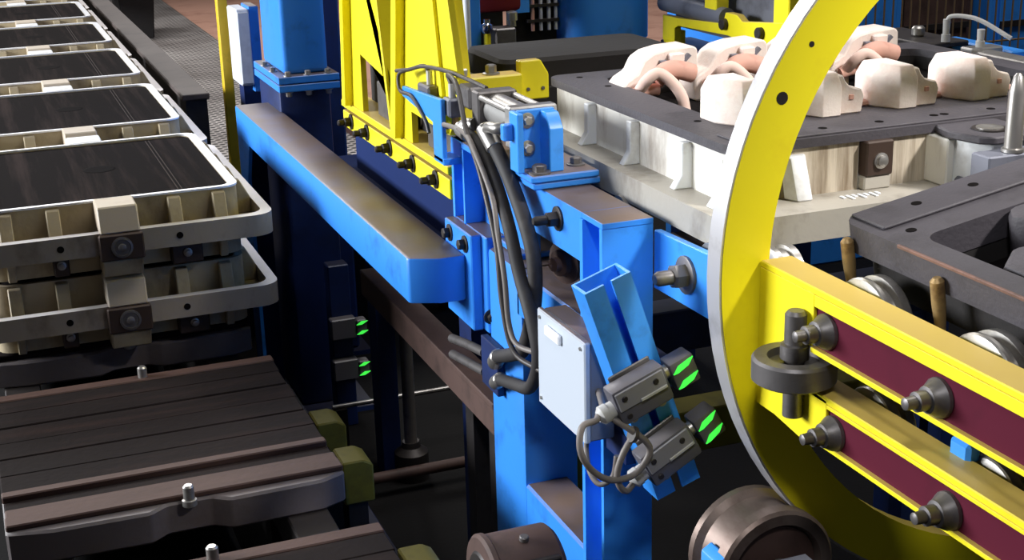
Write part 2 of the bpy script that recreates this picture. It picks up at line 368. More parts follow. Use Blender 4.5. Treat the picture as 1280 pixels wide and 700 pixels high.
def make_flask(zt, name, label, top, k):
    t = thing(name, label, 'flask', (XC, YF+DEP/2, zt-0.21))
    x0, x1, y0, y1 = XC-HW, XC+HW, YF, YF+DEP
    out = rrect(x0, x1, y0, y1, 0.05); inn = rrect(x0+0.024, x1-0.024, y0+0.015, y1-0.015, 0.035)
    obj('wall', G().frame(out, inn, zt-0.208, zt-0.006), 'cream_cast', t)
    if top:
        o2 = rrect(x0-0.002, x1+0.002, y0-0.002, y1+0.002, 0.05); i2 = rrect(x0+0.024, x1-0.024, y0+0.015, y1-0.015, 0.035)
        obj('rim', G().frame(o2, i2, zt-0.006, zt), 'worn_rim', t)
        sd = obj('sand_mould', G().prism(rrect(x0+0.024, x1-0.024, y0+0.015, y1-0.015, 0.035), 'z', zt-0.2, zt-0.009), 'black_sand', t)
        for lx in (XC+0.196, XC+0.207): obj('vent_line', G().box(lx-0.0016, lx+0.0016, y0+0.06, y1-0.03, zt-0.0092, zt-0.0084), 'sand_line', sd)
        g = G(); g.lathe((XC+0.005, (y0+y1)/2+0.02, zt-0.0095), (0, 0, 1), [(0, 0.052), (0.0012, 0.05), (0.0013, 0.04), (0.0008, 0.01)], 24)
        obj('pouring_cup', g, 'sand_deep', sd)
    else:
        obj('sand_mould', G().prism(rrect(x0+0.028, x1-0.028, y0+0.028, y1-0.028, 0.03), 'z', zt-0.2, zt-0.01), 'black_sand', t)
    # flange round the middle: shelf and outer rail
    fo = rrect(x0-0.08, x1+0.08, y0-0.115, y1+0.115, 0.06); fi = rrect(x0-0.05, x1+0.05, y0-0.085, y1+0.085, 0.05)
    fl = obj('flange_rail', G().frame(fo, fi, zt-0.134, zt-0.070), 'lip_glare_top', t)
    obj('flange_shelf', G().frame(fi, rrect(x0+0.005, x1-0.005, y0+0.005, y1-0.005, 0.045), zt-0.132, zt-0.116), 'cream_cast', t)
    for hx in (XC-0.165, XC+0.165):
        g = G(); g.lathe((hx, y0-0.1152, zt-0.102), (0, -1, 0), [(0, 0.010), (0.0008, 0.010), (0.0009, 0.007)], 14)
        obj('bolt_hole', g, 'sand_deep', fl)
    for rx in (XC-0.30, XC-0.17, XC+0.17, XC+0.30):
        for (ya, yb, s) in ((y0, y0-0.06, -1), (y1, y1+0.06, 1)):
            if s > 0 and abs(rx-XC) < 0.2: continue
            obj('rib', G().prism([(ya-s*0.005, zt-0.012), (ya+s*0.022, zt-0.012), (yb, zt-0.116), (ya-s*0.005, zt-0.116)], 'x', rx-0.019, rx+0.019, 0.003), 'cream_cast', t)
            if s < 0: obj('rib', G().prism([(ya-s*0.005, zt-0.134), (yb, zt-0.134), (ya+s*0.03, zt-0.206), (ya-s*0.005, zt-0.206)], 'x', rx-0.012, rx+0.012, 0.003), 'cream_cast', t)
    for ry in (y0+0.12, y0+0.30, y0+0.50, y0+0.70):
        obj('rib', G().prism([(x1-0.005, zt-0.012), (x1+0.02, zt-0.012), (x1+0.05, zt-0.07), (x1+0.05, zt-0.116), (x1-0.005, zt-0.116)], 'y', ry-0.018, ry+0.018, 0.003), 'cream_cast', t)
    clamp(t, y0, -1, zt); 
    # rear clamp shows only its top
    obj('clamp_block', G().prism([(y1-0.01, zt+0.002), (y1+0.105, zt+0.002), (y1+0.125, zt-0.072), (y1-0.01, zt-0.072)], 'x', XC-0.056, XC+0.056, 0.004), 'white_cast', t)
    # dark brackets with bright bolts on the lower half
    for bxx, zz, w in ((XC+0.19, -0.172, 0.045), (XC-0.165, -0.165, 0.022)):
        br = obj('bracket', G().box(bxx-w, bxx+w, y0-0.055, y0+0.002, zt+zz-0.034, zt+zz+0.03, 0.004), 'dark_plate', t)
        g = G(); g.lathe((bxx, y0-0.055, zt+zz), (0, -1, 0), [(0, 0.013), (0.006, 0.013), (0.007, 0.009), (0.014, 0.008), (0.015, 0.004)], 12)
        obj('bracket_bolt', g, 'steel', br)
    return t
cope = make_flask(-1.0, 'moulding_flask', 'upper mould flask of the stack nearest the camera, black sand inside a white rim', True, 0)
cope['group'] = 'upper flasks of the mould row'
drag = make_flask(-1.217, 'moulding_flask', 'lower cream flask of the stack nearest the camera, above the grey pallet edge', False, 0)
drag['group'] = 'lower flasks of the mould row'
def make_pallet(yf, label, full):
    t = thing('mould_pallet', label, 'pallet', (0.32, yf+0.425, -1.53), 'pallets of the mould row')
    x0, x1 = -0.064, 0.70
    pts = [(x0, yf+0.03), (x0+0.1, yf+0.006), (XC-0.09, yf), (XC-0.05, yf+0.03), (XC+0.05, yf+0.03), (XC+0.09, yf), (x1-0.06, yf+0.004), (x1, yf+0.03), (x1, yf+0.85), (x0, yf+0.85)]
    obj('base_plate', G().prism(pts, 'z', -1.53, -1.452, 0.006), 'pallet_front', t)
    if full:
        deps = [0.05, 0.045, 0.05, 0.032, 0.10, 0.10, 0.10, 0.10, 0.10, 0.085, 0.045]
        hs = [0.0, -0.004, -0.010, 0.003, -0.004, -0.005, -0.004, -0.006, -0.004, -0.005, -0.003]
        mm = ['pallet_worn', 'pallet_worn', 'pallet_wood', 'pallet_worn'] + ['pallet_wood']*6 + ['pallet_worn']
        y = yf+0.034
        for d, hh, m in zip(deps, hs, mm):
            obj('plank', G().box(x0+random.uniform(0, 0.006), x1-random.uniform(0, 0.006), y+0.0015, y+d, -1.4525, -1.438+hh, 0.003), m, t)
            y += d + 0.001
    else:
        obj('deck', G().box(x0, x1, yf+0.034, yf+0.85, -1.4525, -1.434, 0.003), 'pallet_wood', t)
    for py in ((yf+0.022, yf+0.832) if full else (yf+0.022,)):
        g = G(); g.lathe((XC, py, -1.46), (0, 0, 1), [(0, 0.017), (0.014, 0.017), (0.015, 0.013), (0.046, 0.013), (0.05, 0.009)], 16)
        obj('locating_pin', g, 'steel', t)
    return t
p_full = make_pallet(2.97, 'empty dark planked pallet in front of the nearest mould stack', True)
dup(p_full, 0, -PITCH, 0, 'empty planked pallet cut by the bottom edge of the picture')
p_load = make_pallet(YF-0.02, 'pallet with grey front edge under the nearest mould stack', False)
for k in range(1, 6):
    dup(cope, 0, PITCH*k, 0, 'upper mould flask with black sand and white rim, %s stack from the camera' % ordn[k])
    dup(drag, 0, PITCH*k, 0, 'lower cream flask of the %s mould stack from the camera' % ordn[k])
    dup(p_load, 0, PITCH*k, 0, 'pallet under the %s mould stack from the camera' % ordn[k])
for x, l in ((0.02, 'dark conveyor rail under the left ends of the pallets'), (0.60, 'dark conveyor rail under the right ends of the pallets')):
    t = thing('conveyor_rail', l, 'rail', (x, 6, -H), 'rails under the pallets')
    obj('rail_beam', G().box(x-0.05, x+0.05, 1.2, 11.5, -1.63, -1.53, 0.004), 'dark_steel', t)
    obj('shade_skirt', G().box(x-0.006, x+0.006, 1.2, 11.5, -H+0.05, -1.63), 'dark_steel', t)  # unseen skirt, added to keep side light out of the pit
    for y in (1.5, 3.3, 5.2, 7.4, 9.6, 11.2): obj('leg', G().box(x-0.04, x+0.04, y-0.04, y+0.04, -H, -1.63), 'dark_steel', t)
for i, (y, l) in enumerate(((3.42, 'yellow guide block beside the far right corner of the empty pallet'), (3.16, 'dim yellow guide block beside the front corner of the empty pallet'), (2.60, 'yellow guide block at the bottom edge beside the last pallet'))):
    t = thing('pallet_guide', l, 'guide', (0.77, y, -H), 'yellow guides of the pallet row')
    obj('guide_block', G().prism([(0.722, -1.60), (0.80, -1.60), (0.80, -1.50), (0.775, -1.485), (0.722, -1.485)], 'y', y-0.05, y+0.05, 0.004), 'yellow_shaded', t)
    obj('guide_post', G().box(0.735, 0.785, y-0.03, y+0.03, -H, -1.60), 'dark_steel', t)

# dark ledge running beside the stacks, bin on it
t = thing('side_ledge', 'dark brown steel ledge running beside the far mould stacks', 'ledge', (0.88, 9, -H))
obj('ledge_top', G().box(0.815, 0.93, 5.98, 13, -1.075, -1.05, 0.004), 'ledge_steel', t)
obj('ledge_side', G().box(0.83, 0.92, 6.0, 13, -1.33, -1.075), 'dark_steel', t)
for y in (6.1, 8.5, 11, 12.9): obj('leg', G().box(0.84, 0.91, y-0.04, y+0.04, -H, -1.33), 'dark_steel', t)
t = thing('scrap_bin', 'black bin standing on the walkway beyond the ledge', 'bin', (1.45, 13.3, -1.75))
obj('bin_body', G().prism([(1.33, 13.02), (1.585, 13.02), (1.585, 13.6), (1.33, 13.6)], 'z', -1.75, -1.05, 0.01, top=[(1.28, 12.98), (1.64, 12.98), (1.64, 13.65), (1.28, 13.65)]), 'mould_black', t)
obj('bin_rim', G().box(1.27, 1.65, 12.97, 13.66, -1.05, -1.03, 0.004), 'dark_steel', t)

# ------------------------------------------------------------------ yellow post, blue column, cabinet
t = thing('guard_post', 'slim yellow square post left of the blue column', 'post', (1.05, 6.2, -1.75))
obj('post_tube', G().box(1.03, 1.075, 6.2, 6.245, -1.74, 0.2, 0.004), 'yellow_post', t)
obj('foot_plate', G().box(0.98, 1.12, 6.15, 6.30, -1.75, -1.738), 'yellow_post', t)
t = thing('machine_column', 'tall blue square column with a bolted flange joint', 'column', (1.16, 5.3, -H))
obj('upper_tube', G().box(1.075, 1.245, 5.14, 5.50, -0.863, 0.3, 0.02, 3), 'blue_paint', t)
obj('lower_tube', G().box(1.055, 1.25, 5.15, 5.52, -H+0.02, -0.92, 0.015, 2), 'blue_dark_shade', t)  # shade below the flange painted in by the darker blue
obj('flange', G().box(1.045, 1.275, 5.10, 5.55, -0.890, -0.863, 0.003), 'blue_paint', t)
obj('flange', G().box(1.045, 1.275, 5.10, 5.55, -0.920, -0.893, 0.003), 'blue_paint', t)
obj('base_plate', G().box(1.0, 1.32, 5.05, 5.6, -H, -H+0.02), 'blue_dark_shade', t)
for x in (1.085, 1.16, 1.235):
    bolt(t, (x, 5.118, -0.863), (0, 0, 1), 0.011, 0.014, 'steel')
    bolt(t, (x, 5.118, -0.920), (0, 0, -1), 0.011, 0.016, 'steel')
for y in (5.25, 5.4): bolt(t, (1.058, y, -0.863), (0, 0, 1), 0.010, 0.014, 'steel')
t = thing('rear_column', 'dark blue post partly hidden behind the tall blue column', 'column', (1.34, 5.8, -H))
obj('tube', G().box(1.30, 1.44, 5.7, 5.95, -H+0.02, 0.2, 0.01), 'blue_dark_shade', t)
obj('base_plate', G().box(1.26, 1.48, 5.66, 6.0, -H, -H+0.02), 'blue_dark_shade', t)
t = thing('control_cabinet', 'narrow white control cabinet behind the tall blue column', 'cabinet', (1.15, 6.05, -1.75))
obj('body', G().box(1.062, 1.118, 5.95, 6.15, -1.03, -0.71, 0.006), 'cabinet_white', t)
obj('door', G().box(1.066, 1.114, 5.94, 5.95, -1.02, -0.72, 0.003), 'cabinet_white', t)
obj('cable_trunk', G().box(1.118, 1.16, 5.96, 6.12, -1.06, -0.70, 0.004), 'blue_paint', t)
obj('stand', G().box(1.08, 1.15, 6.0, 6.1, -1.75, -1.03), 'blue_dark_shade', t)

# ------------------------------------------------------------------ long blue beam
t = thing('support_beam', 'long blue rectangular beam with dusty brown top running diagonally', 'beam', (1.0, 4.2, -H))
obj('beam_tube', G().prism([(0.928, 3.165), (0.935, 3.158), (1.0, 3.128), (1.066, 3.128), (1.066, 5.38), (0.928, 5.38)], 'z', -1.117, -1.0, 0.006, 2), 'blue_paint', t)
obj('end_leg', G().prism([(5.38, -1.116), (5.16, -1.116), (5.24, -1.26), (5.24, -2.18), (5.38, -2.18)], 'x', 0.930, 0.943), 'blue_paint', t)
obj('end_leg', G().box(0.945, 1.03, 5.36, 5.378, -2.18, -1.118), 'blue_dark_shade', t)
obj('foot_plate', G().box(0.90, 1.035, 5.2, 5.42, -H, -2.18), 'blue_dark_shade', t)

# ------------------------------------------------------------------ blue conveyor frame (portal, legs, column, members)
XL, XR, ZP = 1.095, 1.205, -0.74
fr = thing('conveyor_support', 'blue welded conveyor side frame with bolted plate in the middle of the picture', 'frame', (1.15, 2.8, -H))
obj('top_rail', G().box(XL, XR, 2.486, 2.86, -0.845, ZP, 0.001), 'blue_paint', fr)
obj('leg_top', G().box(XL, XR, 2.388, 2.486, -0.752, ZP, 0.001), 'blue_paint', fr)
obj('rear_flange', G().box(XL, XR, 2.86, 3.292, -0.756, ZP, 0.003), 'blue_paint', fr)
obj('rear_web', G().box(XL+0.05, XL+0.062, 2.86, 3.29, -0.945, -0.756), 'blue_paint', fr)
obj('rear_rib', G().box(XL, XL+0.05, 3.198, 3.208, -0.945, -0.756), 'blue_clean', fr)
# front leg: channel open to the left
obj('front_leg', G().prism([(XL, 2.39), (XR, 2.39), (XR, 2.485), (XL, 2.485), (XL, 2.476), (XR-0.02, 2.476), (XR-0.02, 2.402), (XL, 2.402)], 'z', -H+0.02, -0.752), 'blue_clean', fr)
obj('leg_lip', G().box(XL-0.004, XL+0.012, 2.474, 2.488, -1.60, -0.752), 'blue_clean', fr)
# rear leg: open channel as well
obj('rear_leg', G().prism([(XL, 3.275), (XL+0.012, 3.275), (XL+0.012, 3.278), (XR, 3.278), (XR, 3.29), (XL, 3.29)], 'z', -0.945, -0.756), 'blue_clean', fr)
obj('bearing_hub', G().lathe((XL+0.05, 2.66, -0.895), (-1, -0.3, 0), [(0, 0.045), (0.02, 0.048), (0.022, 0.03), (0.035, 0.028), (0.037, 0.016), (0.05, 0.015)], 20), 'rust_steel', fr)
obj('cross_member', G().box(XL, XR, 2.487, 2.86, -1.075, -0.963, 0.005), 'blue_paint', fr)
obj('middle_column', G().box(XL, XR+0.03, 2.835, 3.05, -H+0.02, -0.963, 0.012, 2), 'blue_paint', fr)
obj('column_head', G().box(XL+0.03, XR+0.03, 2.90, 3.27, -0.96, -0.945, 0.003), 'blue_paint', fr)
obj('foot_member', G().box(XL, XR, 2.487, 2.834, -1.62, -1.49, 0.006), 'blue_paint', fr)
bp = obj('joint_plate', G().box(1.067, 1.094, 3.085, 3.28, -1.185, -0.942, 0.003), 'blue_paint', fr)
obj('joint_plate', G().box(1.094, 1.15, 3.051, 3.28, -1.185, -0.942, 0.003), 'blue_paint', fr)
for y, z in ((3.24, -0.972), (3.125, -0.972)): bolt(fr, (1.067, y, z), (-1, 0, 0), 0.014, 0.016, 'dark_steel')
bolt(fr, (1.10, 3.05, -1.14), (0, -1, 0), 0.012, 0.014, 'dark_steel')
obj('foot_plate', G().box(1.06, 1.26, 2.35, 2.52, -H, -H+0.02), 'blue_dark_shade', fr)
obj('foot_plate', G().box(1.06, 1.28, 2.80, 3.1, -H, -H+0.02), 'blue_dark_shade', fr)
obj('mounting_plate', G().box(1.072, 1.226, 2.680, 2.95, -0.7385, -0.7235, 0.003), 'blue_paint', fr)
obj('mounting_plate', G().box(1.066, 1.222, 2.676, 2.95, -0.7225, -0.7075, 0.003), 'blue_paint', fr)
bolt(fr, (1.095, 2.705, -0.7075), (0, 0, 1), 0.016, 0.014, 'steel_dull')
bolt(fr, (1.195, 2.74, -0.7075), (0, 0, 1), 0.013, 0.014, 'steel_dull')
bolt(fr, (XL, 2.605, -0.782), (-1, 0, 0), 0.017, 0.022, 'dark_steel', stud=0.03)
# roller extension plate towards the ring
obj('extension_plate', G().prism([(2.388, -0.765), (2.145, -0.755), (2.14, -0.80), (2.14, -0.88), (2.388, -0.885)], 'x', 1.206, 1.222, 0.002), 'blue_clean', fr)
obj('extension_rail', G().box(1.222, 1.27, 2.15, 2.388, -0.805, -0.775, 0.003), 'blue_paint', fr)
bolt(fr, (1.206, 2.25, -0.818), (-1, 0, 0), 0.024, 0.026, 'steel_dull', stud=0.035)
for y in (2.21, 2.60, 2.98):
    obj('roller', G().lathe((1.231, y, -0.789), (1, 0, 0), [(0, 0.04), (0.008, 0.042), (0.010, 0.031), (0.052, 0.031), (0.054, 0.026)], 24), 'steel', fr)
obj('end_roller', G().lathe((1.29, 2.102, -0.788), (1, 0, 0), [(0, 0.04), (0.003, 0.050), (0.012, 0.052), (0.014, 0.045), (0.032, 0.045), (0.034, 0.052), (0.048, 0.052), (0.052, 0.03)], 30), 'steel', fr)
obj('end_axle', G().box(1.255, 1.292, 2.09, 2.16, -0.80, -0.777, 0.002), 'steel_dull', fr)
# gland plate for the hoses
gp = obj('gland_plate', G().box(1.075, 1.094, 2.95, 3.06, -1.31, -1.186, 0.002), 'blue_dark_shade', fr)

# hydraulic cylinder with bracket on the plates
cy = thing('hydraulic_cylinder', 'grey hydraulic cylinder in a bright blue bracket on the frame', 'cylinder', (1.11, 2.85, -0.7075))
obj('bracket_web', G().box(1.066, 1.152, 2.752, 2.764, -0.7075, -0.580, 0.002), 'blue_clean', cy)
obj('bracket_flange', G().box(1.052, 1.066, 2.715, 2.764, -0.7075, -0.580, 0.002), 'blue_clean', cy)
obj('bracket_flange', G().prism([(2.764, -0.7075), (2.70, -0.7075), (2.70, -0.615), (2.725, -0.583), (2.764, -0.583)], 'x', 1.118, 1.15, 0.002), 'blue_clean', cy)
obj('bracket_tab', G().box(1.03, 1.052, 2.74, 2.76, -0.64, -0.605, 0.002), 'blue_clean', cy)
for z in (-0.602, -0.662): bolt(cy, (1.088, 2.752, z), (0, -1, 0), 0.011, 0.010, 'steel')
obj('front_cap', G().box(1.055, 1.165, 2.766, 2.80, -0.665, -0.575, 0.004), 'alu', cy)
obj('barrel', G().cyl((1.11, 2.80, -0.62), (1.11, 2.985, -0.62), 0.036, 28), 'alu', cy)
obj('rear_cap', G().box(1.062, 1.158, 2.985, 3.03, -0.672, -0.578, 0.004), 'steel_dull', cy)
for x in (1.07, 1.15):
    for z in (-0.59, -0.655): obj('tie_rod', G().cyl((x, 2.80, z), (x, 2.985, z), 0.007, 10), 'steel', cy)
obj('piston_rod', G().cyl((1.11, 3.03, -0.62), (1.11, 3.235, -0.62), 0.016, 16), 'chrome', cy)
obj('rod_clevis', G().box(1.088, 1.132, 3.12, 3.20, -0.645, -0.592, 0.006), 'steel_dull', cy)
obj('port_elbow', G().tube([(1.062, 2.81, -0.625), (1.045, 2.82, -0.628), (1.042, 2.86, -0.632), (1.045, 2.89, -0.645)], 0.013, 10), 'steel', cy)
obj('port_elbow', G().tube([(1.062, 3.01, -0.655), (1.05, 3.04, -0.66), (1.045, 3.06, -0.672)], 0.015, 10), 'steel', cy)

# yellow stop arm behind the cylinder
t = thing('stop_arm', 'small yellow stop arm with upright block behind the cylinder', 'stop', (1.2, 3.27, ZP))
obj('arm', G().box(1.10, 1.272, 3.236, 3.30, -0.655, -0.590, 0.004), 'yellow_paint', t)
obj('arm_foot', G().box(1.12, 1.19, 3.236, 3.285, ZP, -0.655), 'yellow_old', t)
obj('stop_block', G().prism([(1.274, -0.662), (1.352, -0.662), (1.352, -0.60), (1.33, -0.563), (1.274, -0.563)], 'y', 3.262, 3.29, 0.003), 'yellow_paint', t)
for x in (1.295, 1.335): bolt(t, (x, 3.262, -0.635), (0, -1, 0), 0.005, 0.004, 'steel_dull', washer=False, name='screw')
bolt(t, (1.20, 3.268, -0.590), (0, 0, 1), 0.014, 0.02, 'steel')
obj('arm_nut', G().box(1.105, 1.135, 3.25, 3.29, -0.59, -0.568, 0.004), 'alu', t)

# switch bracket with limit switch
t = thing('limit_switch', 'small grey limit switch on a blue bracket beside the cylinder rod', 'switch', (1.07, 3.3, ZP))
obj('switch_arm', G().prism([(3.54, -0.648), (3.22, -0.632), (3.22, -0.79), (3.29, -0.79), (3.29, -0.70), (3.54, -0.675)], 'x', 1.050, 1.062, 0.002), 'blue_clean', t)
obj('switch_shelf', G().box(1.05, 1.12, 3.215, 3.29, -0.795, -0.778, 0.002), 'blue_clean', t)
obj('bracket_foot', G().box(1.094, 1.12, 3.215, 3.285, -0.78, ZP, 0.0), 'blue_clean', t)
obj('switch_body', G().box(1.064, 1.104, 3.20, 3.25, -0.676, -0.630, 0.005), 'machine_grey', t)
obj('switch_body', G().box(1.064, 1.092, 3.36, 3.45, -0.66, -0.625, 0.005), 'sensor_black', t)
obj('switch_tip', G().cyl((1.085, 3.22, -0.70), (1.085, 3.22, -0.676), 0.008, 10), 'brass_pin', t)
obj('connector', G().cyl((1.082, 3.225, -0.63), (1.082, 3.225, -0.596), 0.009, 10), 'gland_grey', t)
obj('connector', G().cyl((1.082, 3.40, -0.625), (1.082, 3.40, -0.59), 0.008, 10), 'gland_grey', t)

# ------------------------------------------------------------------ hoses and wires
def hose(name, pts, r, m, label, fits=()):
    t = thing(name, label, 'hose' if 'hose' in name else 'cable', pts[-1])
    obj('line', G().tube(pts, r, 10, 6), m, t)
    for a, b, rr in fits: obj('fitting', G().cyl(a, b, rr, 14, rr*0.15), 'steel', t)
    return t
hose('hydraulic_hose', [(1.045, 2.89, -0.645), (1.052, 2.865, -0.67), (1.055, 2.786, -0.725), (1.055, 2.69, -0.81), (1.055, 2.645, -0.887), (1.055, 2.655, -0.989), (1.055, 2.717, -1.10), (1.058, 2.80, -1.145), (1.062, 2.90, -1.185), (1.07, 2.95, -1.215)], 0.0165, 'rubber',
     'thick black hydraulic hose hanging from the front port of the cylinder', [((1.044, 2.90, -0.638), (1.053, 2.855, -0.68), 0.02), ((1.063, 2.905, -1.187), (1.074, 2.958, -1.222), 0.02)])
hose('hydraulic_hose', [(1.045, 3.06, -0.672), (1.045, 3.0, -0.678), (1.042, 2.93, -0.69), (1.035, 2.811, -0.745), (1.03, 2.721, -0.826), (1.03, 2.671, -0.91), (1.03, 2.60, -1.0), (1.035, 2.585, -1.08), (1.045, 2.66, -1.17), (1.055, 2.78, -1.21), (1.066, 2.90, -1.245), (1.07, 2.95, -1.27)], 0.0145, 'rubber',
     'black hose from the rear port curving down behind the grey junction box', [((1.045, 3.065, -0.672), (1.044, 3.01, -0.677), 0.018), ((1.065, 2.90, -1.243), (1.074, 2.958, -1.275), 0.018)])
hose('sensor_cable', [(1.064, 3.22, -0.70), (1.045, 3.18, -0.685), (1.03, 3.0, -0.668), (1.02, 2.90, -0.69), (1.012, 2.775, -0.765), (1.008, 2.733, -0.84), (1.005, 2.692, -0.93), (1.005, 2.675, -1.022), (1.01, 2.64, -1.06), (1.035, 2.575, -1.062)], 0.006, 'cable_grey', 'thin grey cable running beside the hoses to the junction box')
hose('sensor_cable', [(1.082, 3.225, -0.60), (1.075, 3.23, -0.575), (1.06, 3.12, -0.585), (1.03, 2.98, -0.66), (1.015, 2.85, -0.735), (1.005, 2.74, -0.86), (1.0, 2.70, -0.98), (1.008, 2.66, -1.08), (1.035, 2.575, -1.10)], 0.006, 'cable_dark', 'thin dark cable lying on top of the hoses')
hose('switch_wire', [(1.082, 3.40, -0.595), (1.075, 3.42, -0.58), (1.065, 3.50, -0.60), (1.05, 3.56, -0.62), (1.045, 3.54, -0.66), (1.045, 3.44, -0.66), (1.046, 3.34, -0.70), (1.046, 3.31, -0.73)], 0.005, 'cable_dark', 'thin dark wire looping round the blue switch bracket')
hose('switch_wire', [(1.05, 3.585, -0.615), (1.06, 3.50, -0.60), (1.07, 3.408, -0.58), (1.08, 3.25, -0.57), (1.09, 3.12, -0.572), (1.10, 3.03, -0.578)], 0.005, 'cable_dark', 'thin dark wire arching over the limit switch to the cylinder')

# ------------------------------------------------------------------ junction box
jb = thing('junction_box', 'light grey junction box with small white plate on the blue leg', 'box', (1.06, 2.45, -1.168))
obj('body', G().box(1.042, 1.0945, 2.334, 2.568, -1.166, -0.958, 0.003), 'box_side', jb)
obj('lid', G().box(1.029, 1.042, 2.331, 2.571, -1.168, -0.956, 0.003), 'box_grey', jb)
obj('name_plate', G().box(1.020, 1.029, 2.44, 2.515, -0.997, -0.975, 0.003), 'label_white', jb)
for y in (2.348, 2.555):
    for z in (-0.972, -1.152): obj('lid_screw', G().cyl((1.0285, y, z), (1.026, y, z), 0.004, 10), 'steel', jb)
hose('box_cable', [(1.05, 2.37, -1.168), (1.035, 2.34, -1.19), (1.03, 2.31, -1.22), (1.04, 2.285, -1.235), (1.06, 2.27, -1.215), (1.066, 2.265, -1.17)], 0.0055, 'cable_grey', 'grey cable leaving the underside of the junction box')

# ------------------------------------------------------------------ slotted strut and two light sensors
tilt = math.atan2(0.15, 0.442)
sc = (1.113, 2.24, -1.031); mxs = rotm(sc, tilt if False else -tilt)
st = thing('mounting_strut', 'bright blue slotted channel strut tilted in front of the blue leg', 'strut', (1.19, 2.27, -1.26))
def lb(g, x0, x1, y0, y1, z0, z1, b=0.0): return g.box(x0, x1, y0, y1, z0, z1, b, 1, mxs)
LS = 0.236
obj('channel', lb(lb(lb(lb(lb(G(), -0.049, -0.043, 0, 0.062, -LS, LS), 0.043, 0.049, 0, 0.062, -LS, LS), -0.043, 0.043, 0.056, 0.062, -LS, LS), -0.043, -0.008, 0, 0.006, -LS, LS), 0.008, 0.043, 0, 0.006, -LS, LS), 'blue_clean', st)
for z in (-0.13, 0.02): obj('standoff', G().box(1.10, 1.20, 2.295, 2.39, -1.05+z-0.03, -1.05+z+0.03), 'blue_dark_shade', st)
def sensor(center, ang, label):
    m = rotm(center, -ang)
    t = thing('light_sensor', label, 'sensor', (center[0], center[1], center[2]-0.05), 'light sensors on the blue strut')
    body = obj('housing', G().box(-0.078, 0.036, -0.022, 0.022, -0.038, 0.038, 0.006, 2, m), 'sensor_black', t)
    obj('cover_plate', G().box(-0.074, 0.030, -0.026, -0.022, -0.006, 0.034, 0.002, 1, m), 'sensor_grey', body)
    obj('edge_bar', G().box(-0.03, 0.028, -0.030, -0.026, -0.004, 0.002, 0.001, 1, m), 'gland_grey', body)
    obj('mount_plate', G().box(-0.06, 0.03, 0.022, 0.027, -0.065, 0.045, 0.002, 1, m), 'steel_dull', t)
    for x, z in ((0.018, -0.05), (-0.045, -0.05)):
        obj('screw', G().cyl((x, 0.022, z), (x, 0.006, z), 0.009, 12, 0.002, m), 'steel', t)
    for x, z in ((-0.058, 0.018), (-0.06, -0.022), (0.01, 0.018)):
        obj('screw', G().cyl((x, -0.026 if z > 0 else -0.022, z), (x, -0.029 if z > 0 else -0.025, z), 0.006, 10, 0.001, m), 'dark_steel', t)
    obj('neck', G().cyl((0.036, 0, 0.01), (0.05, 0, 0.01), 0.014, 14, 0.002, m), 'steel', t)
    hd = obj('head', G().box(0.046, 0.098, -0.022, 0.022, -0.03, 0.03, 0.005, 2, m), 'sensor_black', t)
    hexa = lambda cx, cz: [(cx-0.024, cz-0.008), (cx-0.010, cz+0.004), (cx+0.016, cz+0.008), (cx+0.024, cz+0.008), (cx+0.010, cz-0.004), (cx-0.014, cz-0.009)]
    obj('led_window', G().prism(hexa(0.072, 0.016), 'y', -0.0245, -0.021, 0, 1, m), 'green_led', hd, 'glowing green window')
    obj('led_window', G().prism(hexa(0.072, -0.017), 'y', -0.0245, -0.021, 0, 1, m), 'green_led', hd, 'glowing green window')
    obj('cable_gland', G().lathe((-0.078, 0, -0.004), (-1, 0, 0), [(0, 0.017), (0.012, 0.017), (0.013, 0.019), (0.026, 0.019), (0.034, 0.010)], 12, mx=m), 'gland_grey', t)
    return t
sensor((1.104, 2.208, -1.012), R(21), 'upper dark light sensor with two green windows on the tilted strut')
sensor((1.163, 2.208, -1.142), R(29), 'lower dark light sensor with two green windows on the tilted strut')
hose('loop_cable', [(1.0, 2.205, -1.052), (0.99, 2.195, -1.055), (0.961, 2.19, -1.06), (0.952, 2.18, -1.10), (0.972, 2.18, -1.142), (1.012, 2.18, -1.173), (1.062, 2.18, -1.172), (1.092, 2.178, -1.136), (1.087, 2.18, -1.11), (1.054, 2.185, -1.079), (1.02, 2.215, -1.055), (1.035, 2.26, -1.06), (1.06, 2.335, -1.06)], 0.0064, 'cable_grey', 'grey cable looped in a wide ring below the upper sensor')
hose('loop_cable', [(1.069, 2.19, -1.092), (1.042, 2.185, -1.126), (1.029, 2.185, -1.164), (1.034, 2.185, -1.192), (1.05, 2.19, -1.208), (1.068, 2.20, -1.203)], 0.0064, 'cable_grey', 'short grey cable bending into the lower sensor')
t = tag(obj('cable_tie', G().lathe((1.062, 2.185, -1.092), (0.7, 0, -0.3), [(-0.004, 0.016), (0.004, 0.016)], 12), 'cable_dark'), 'dark cable tie holding the sensor cables together', 'cable tie')

# ------------------------------------------------------------------ flask with cores on the conveyor (right)
ZT = -0.585
fx0, fx1, fy0, fy1 = 1.305, 2.36, 2.273, 3.14
fk = thing('core_flask', 'large white moulding flask carrying sand cores on the conveyor', 'flask', (1.853, 2.7, -0.757))
out = rrect(fx0, fx1, fy0, fy1, 0.05); inn = rrect(fx0+0.04, fx1-0.04, fy0+0.04, fy1-0.04, 0.03)
obj('wall', G().frame(out, inn, -0.76, ZT-0.018), 'cream_side', fk)
fo = rrect(fx0-0.067, fx1+0.067, fy0-0.113, fy1+0.09, 0.03); fi = rrect(fx0+0.01, fx1-0.01, fy0+0.01, fy1-0.01, 0.045)
obj('flange', G().frame(fo, fi, -0.757, -0.700), 'lip_iron', fk)
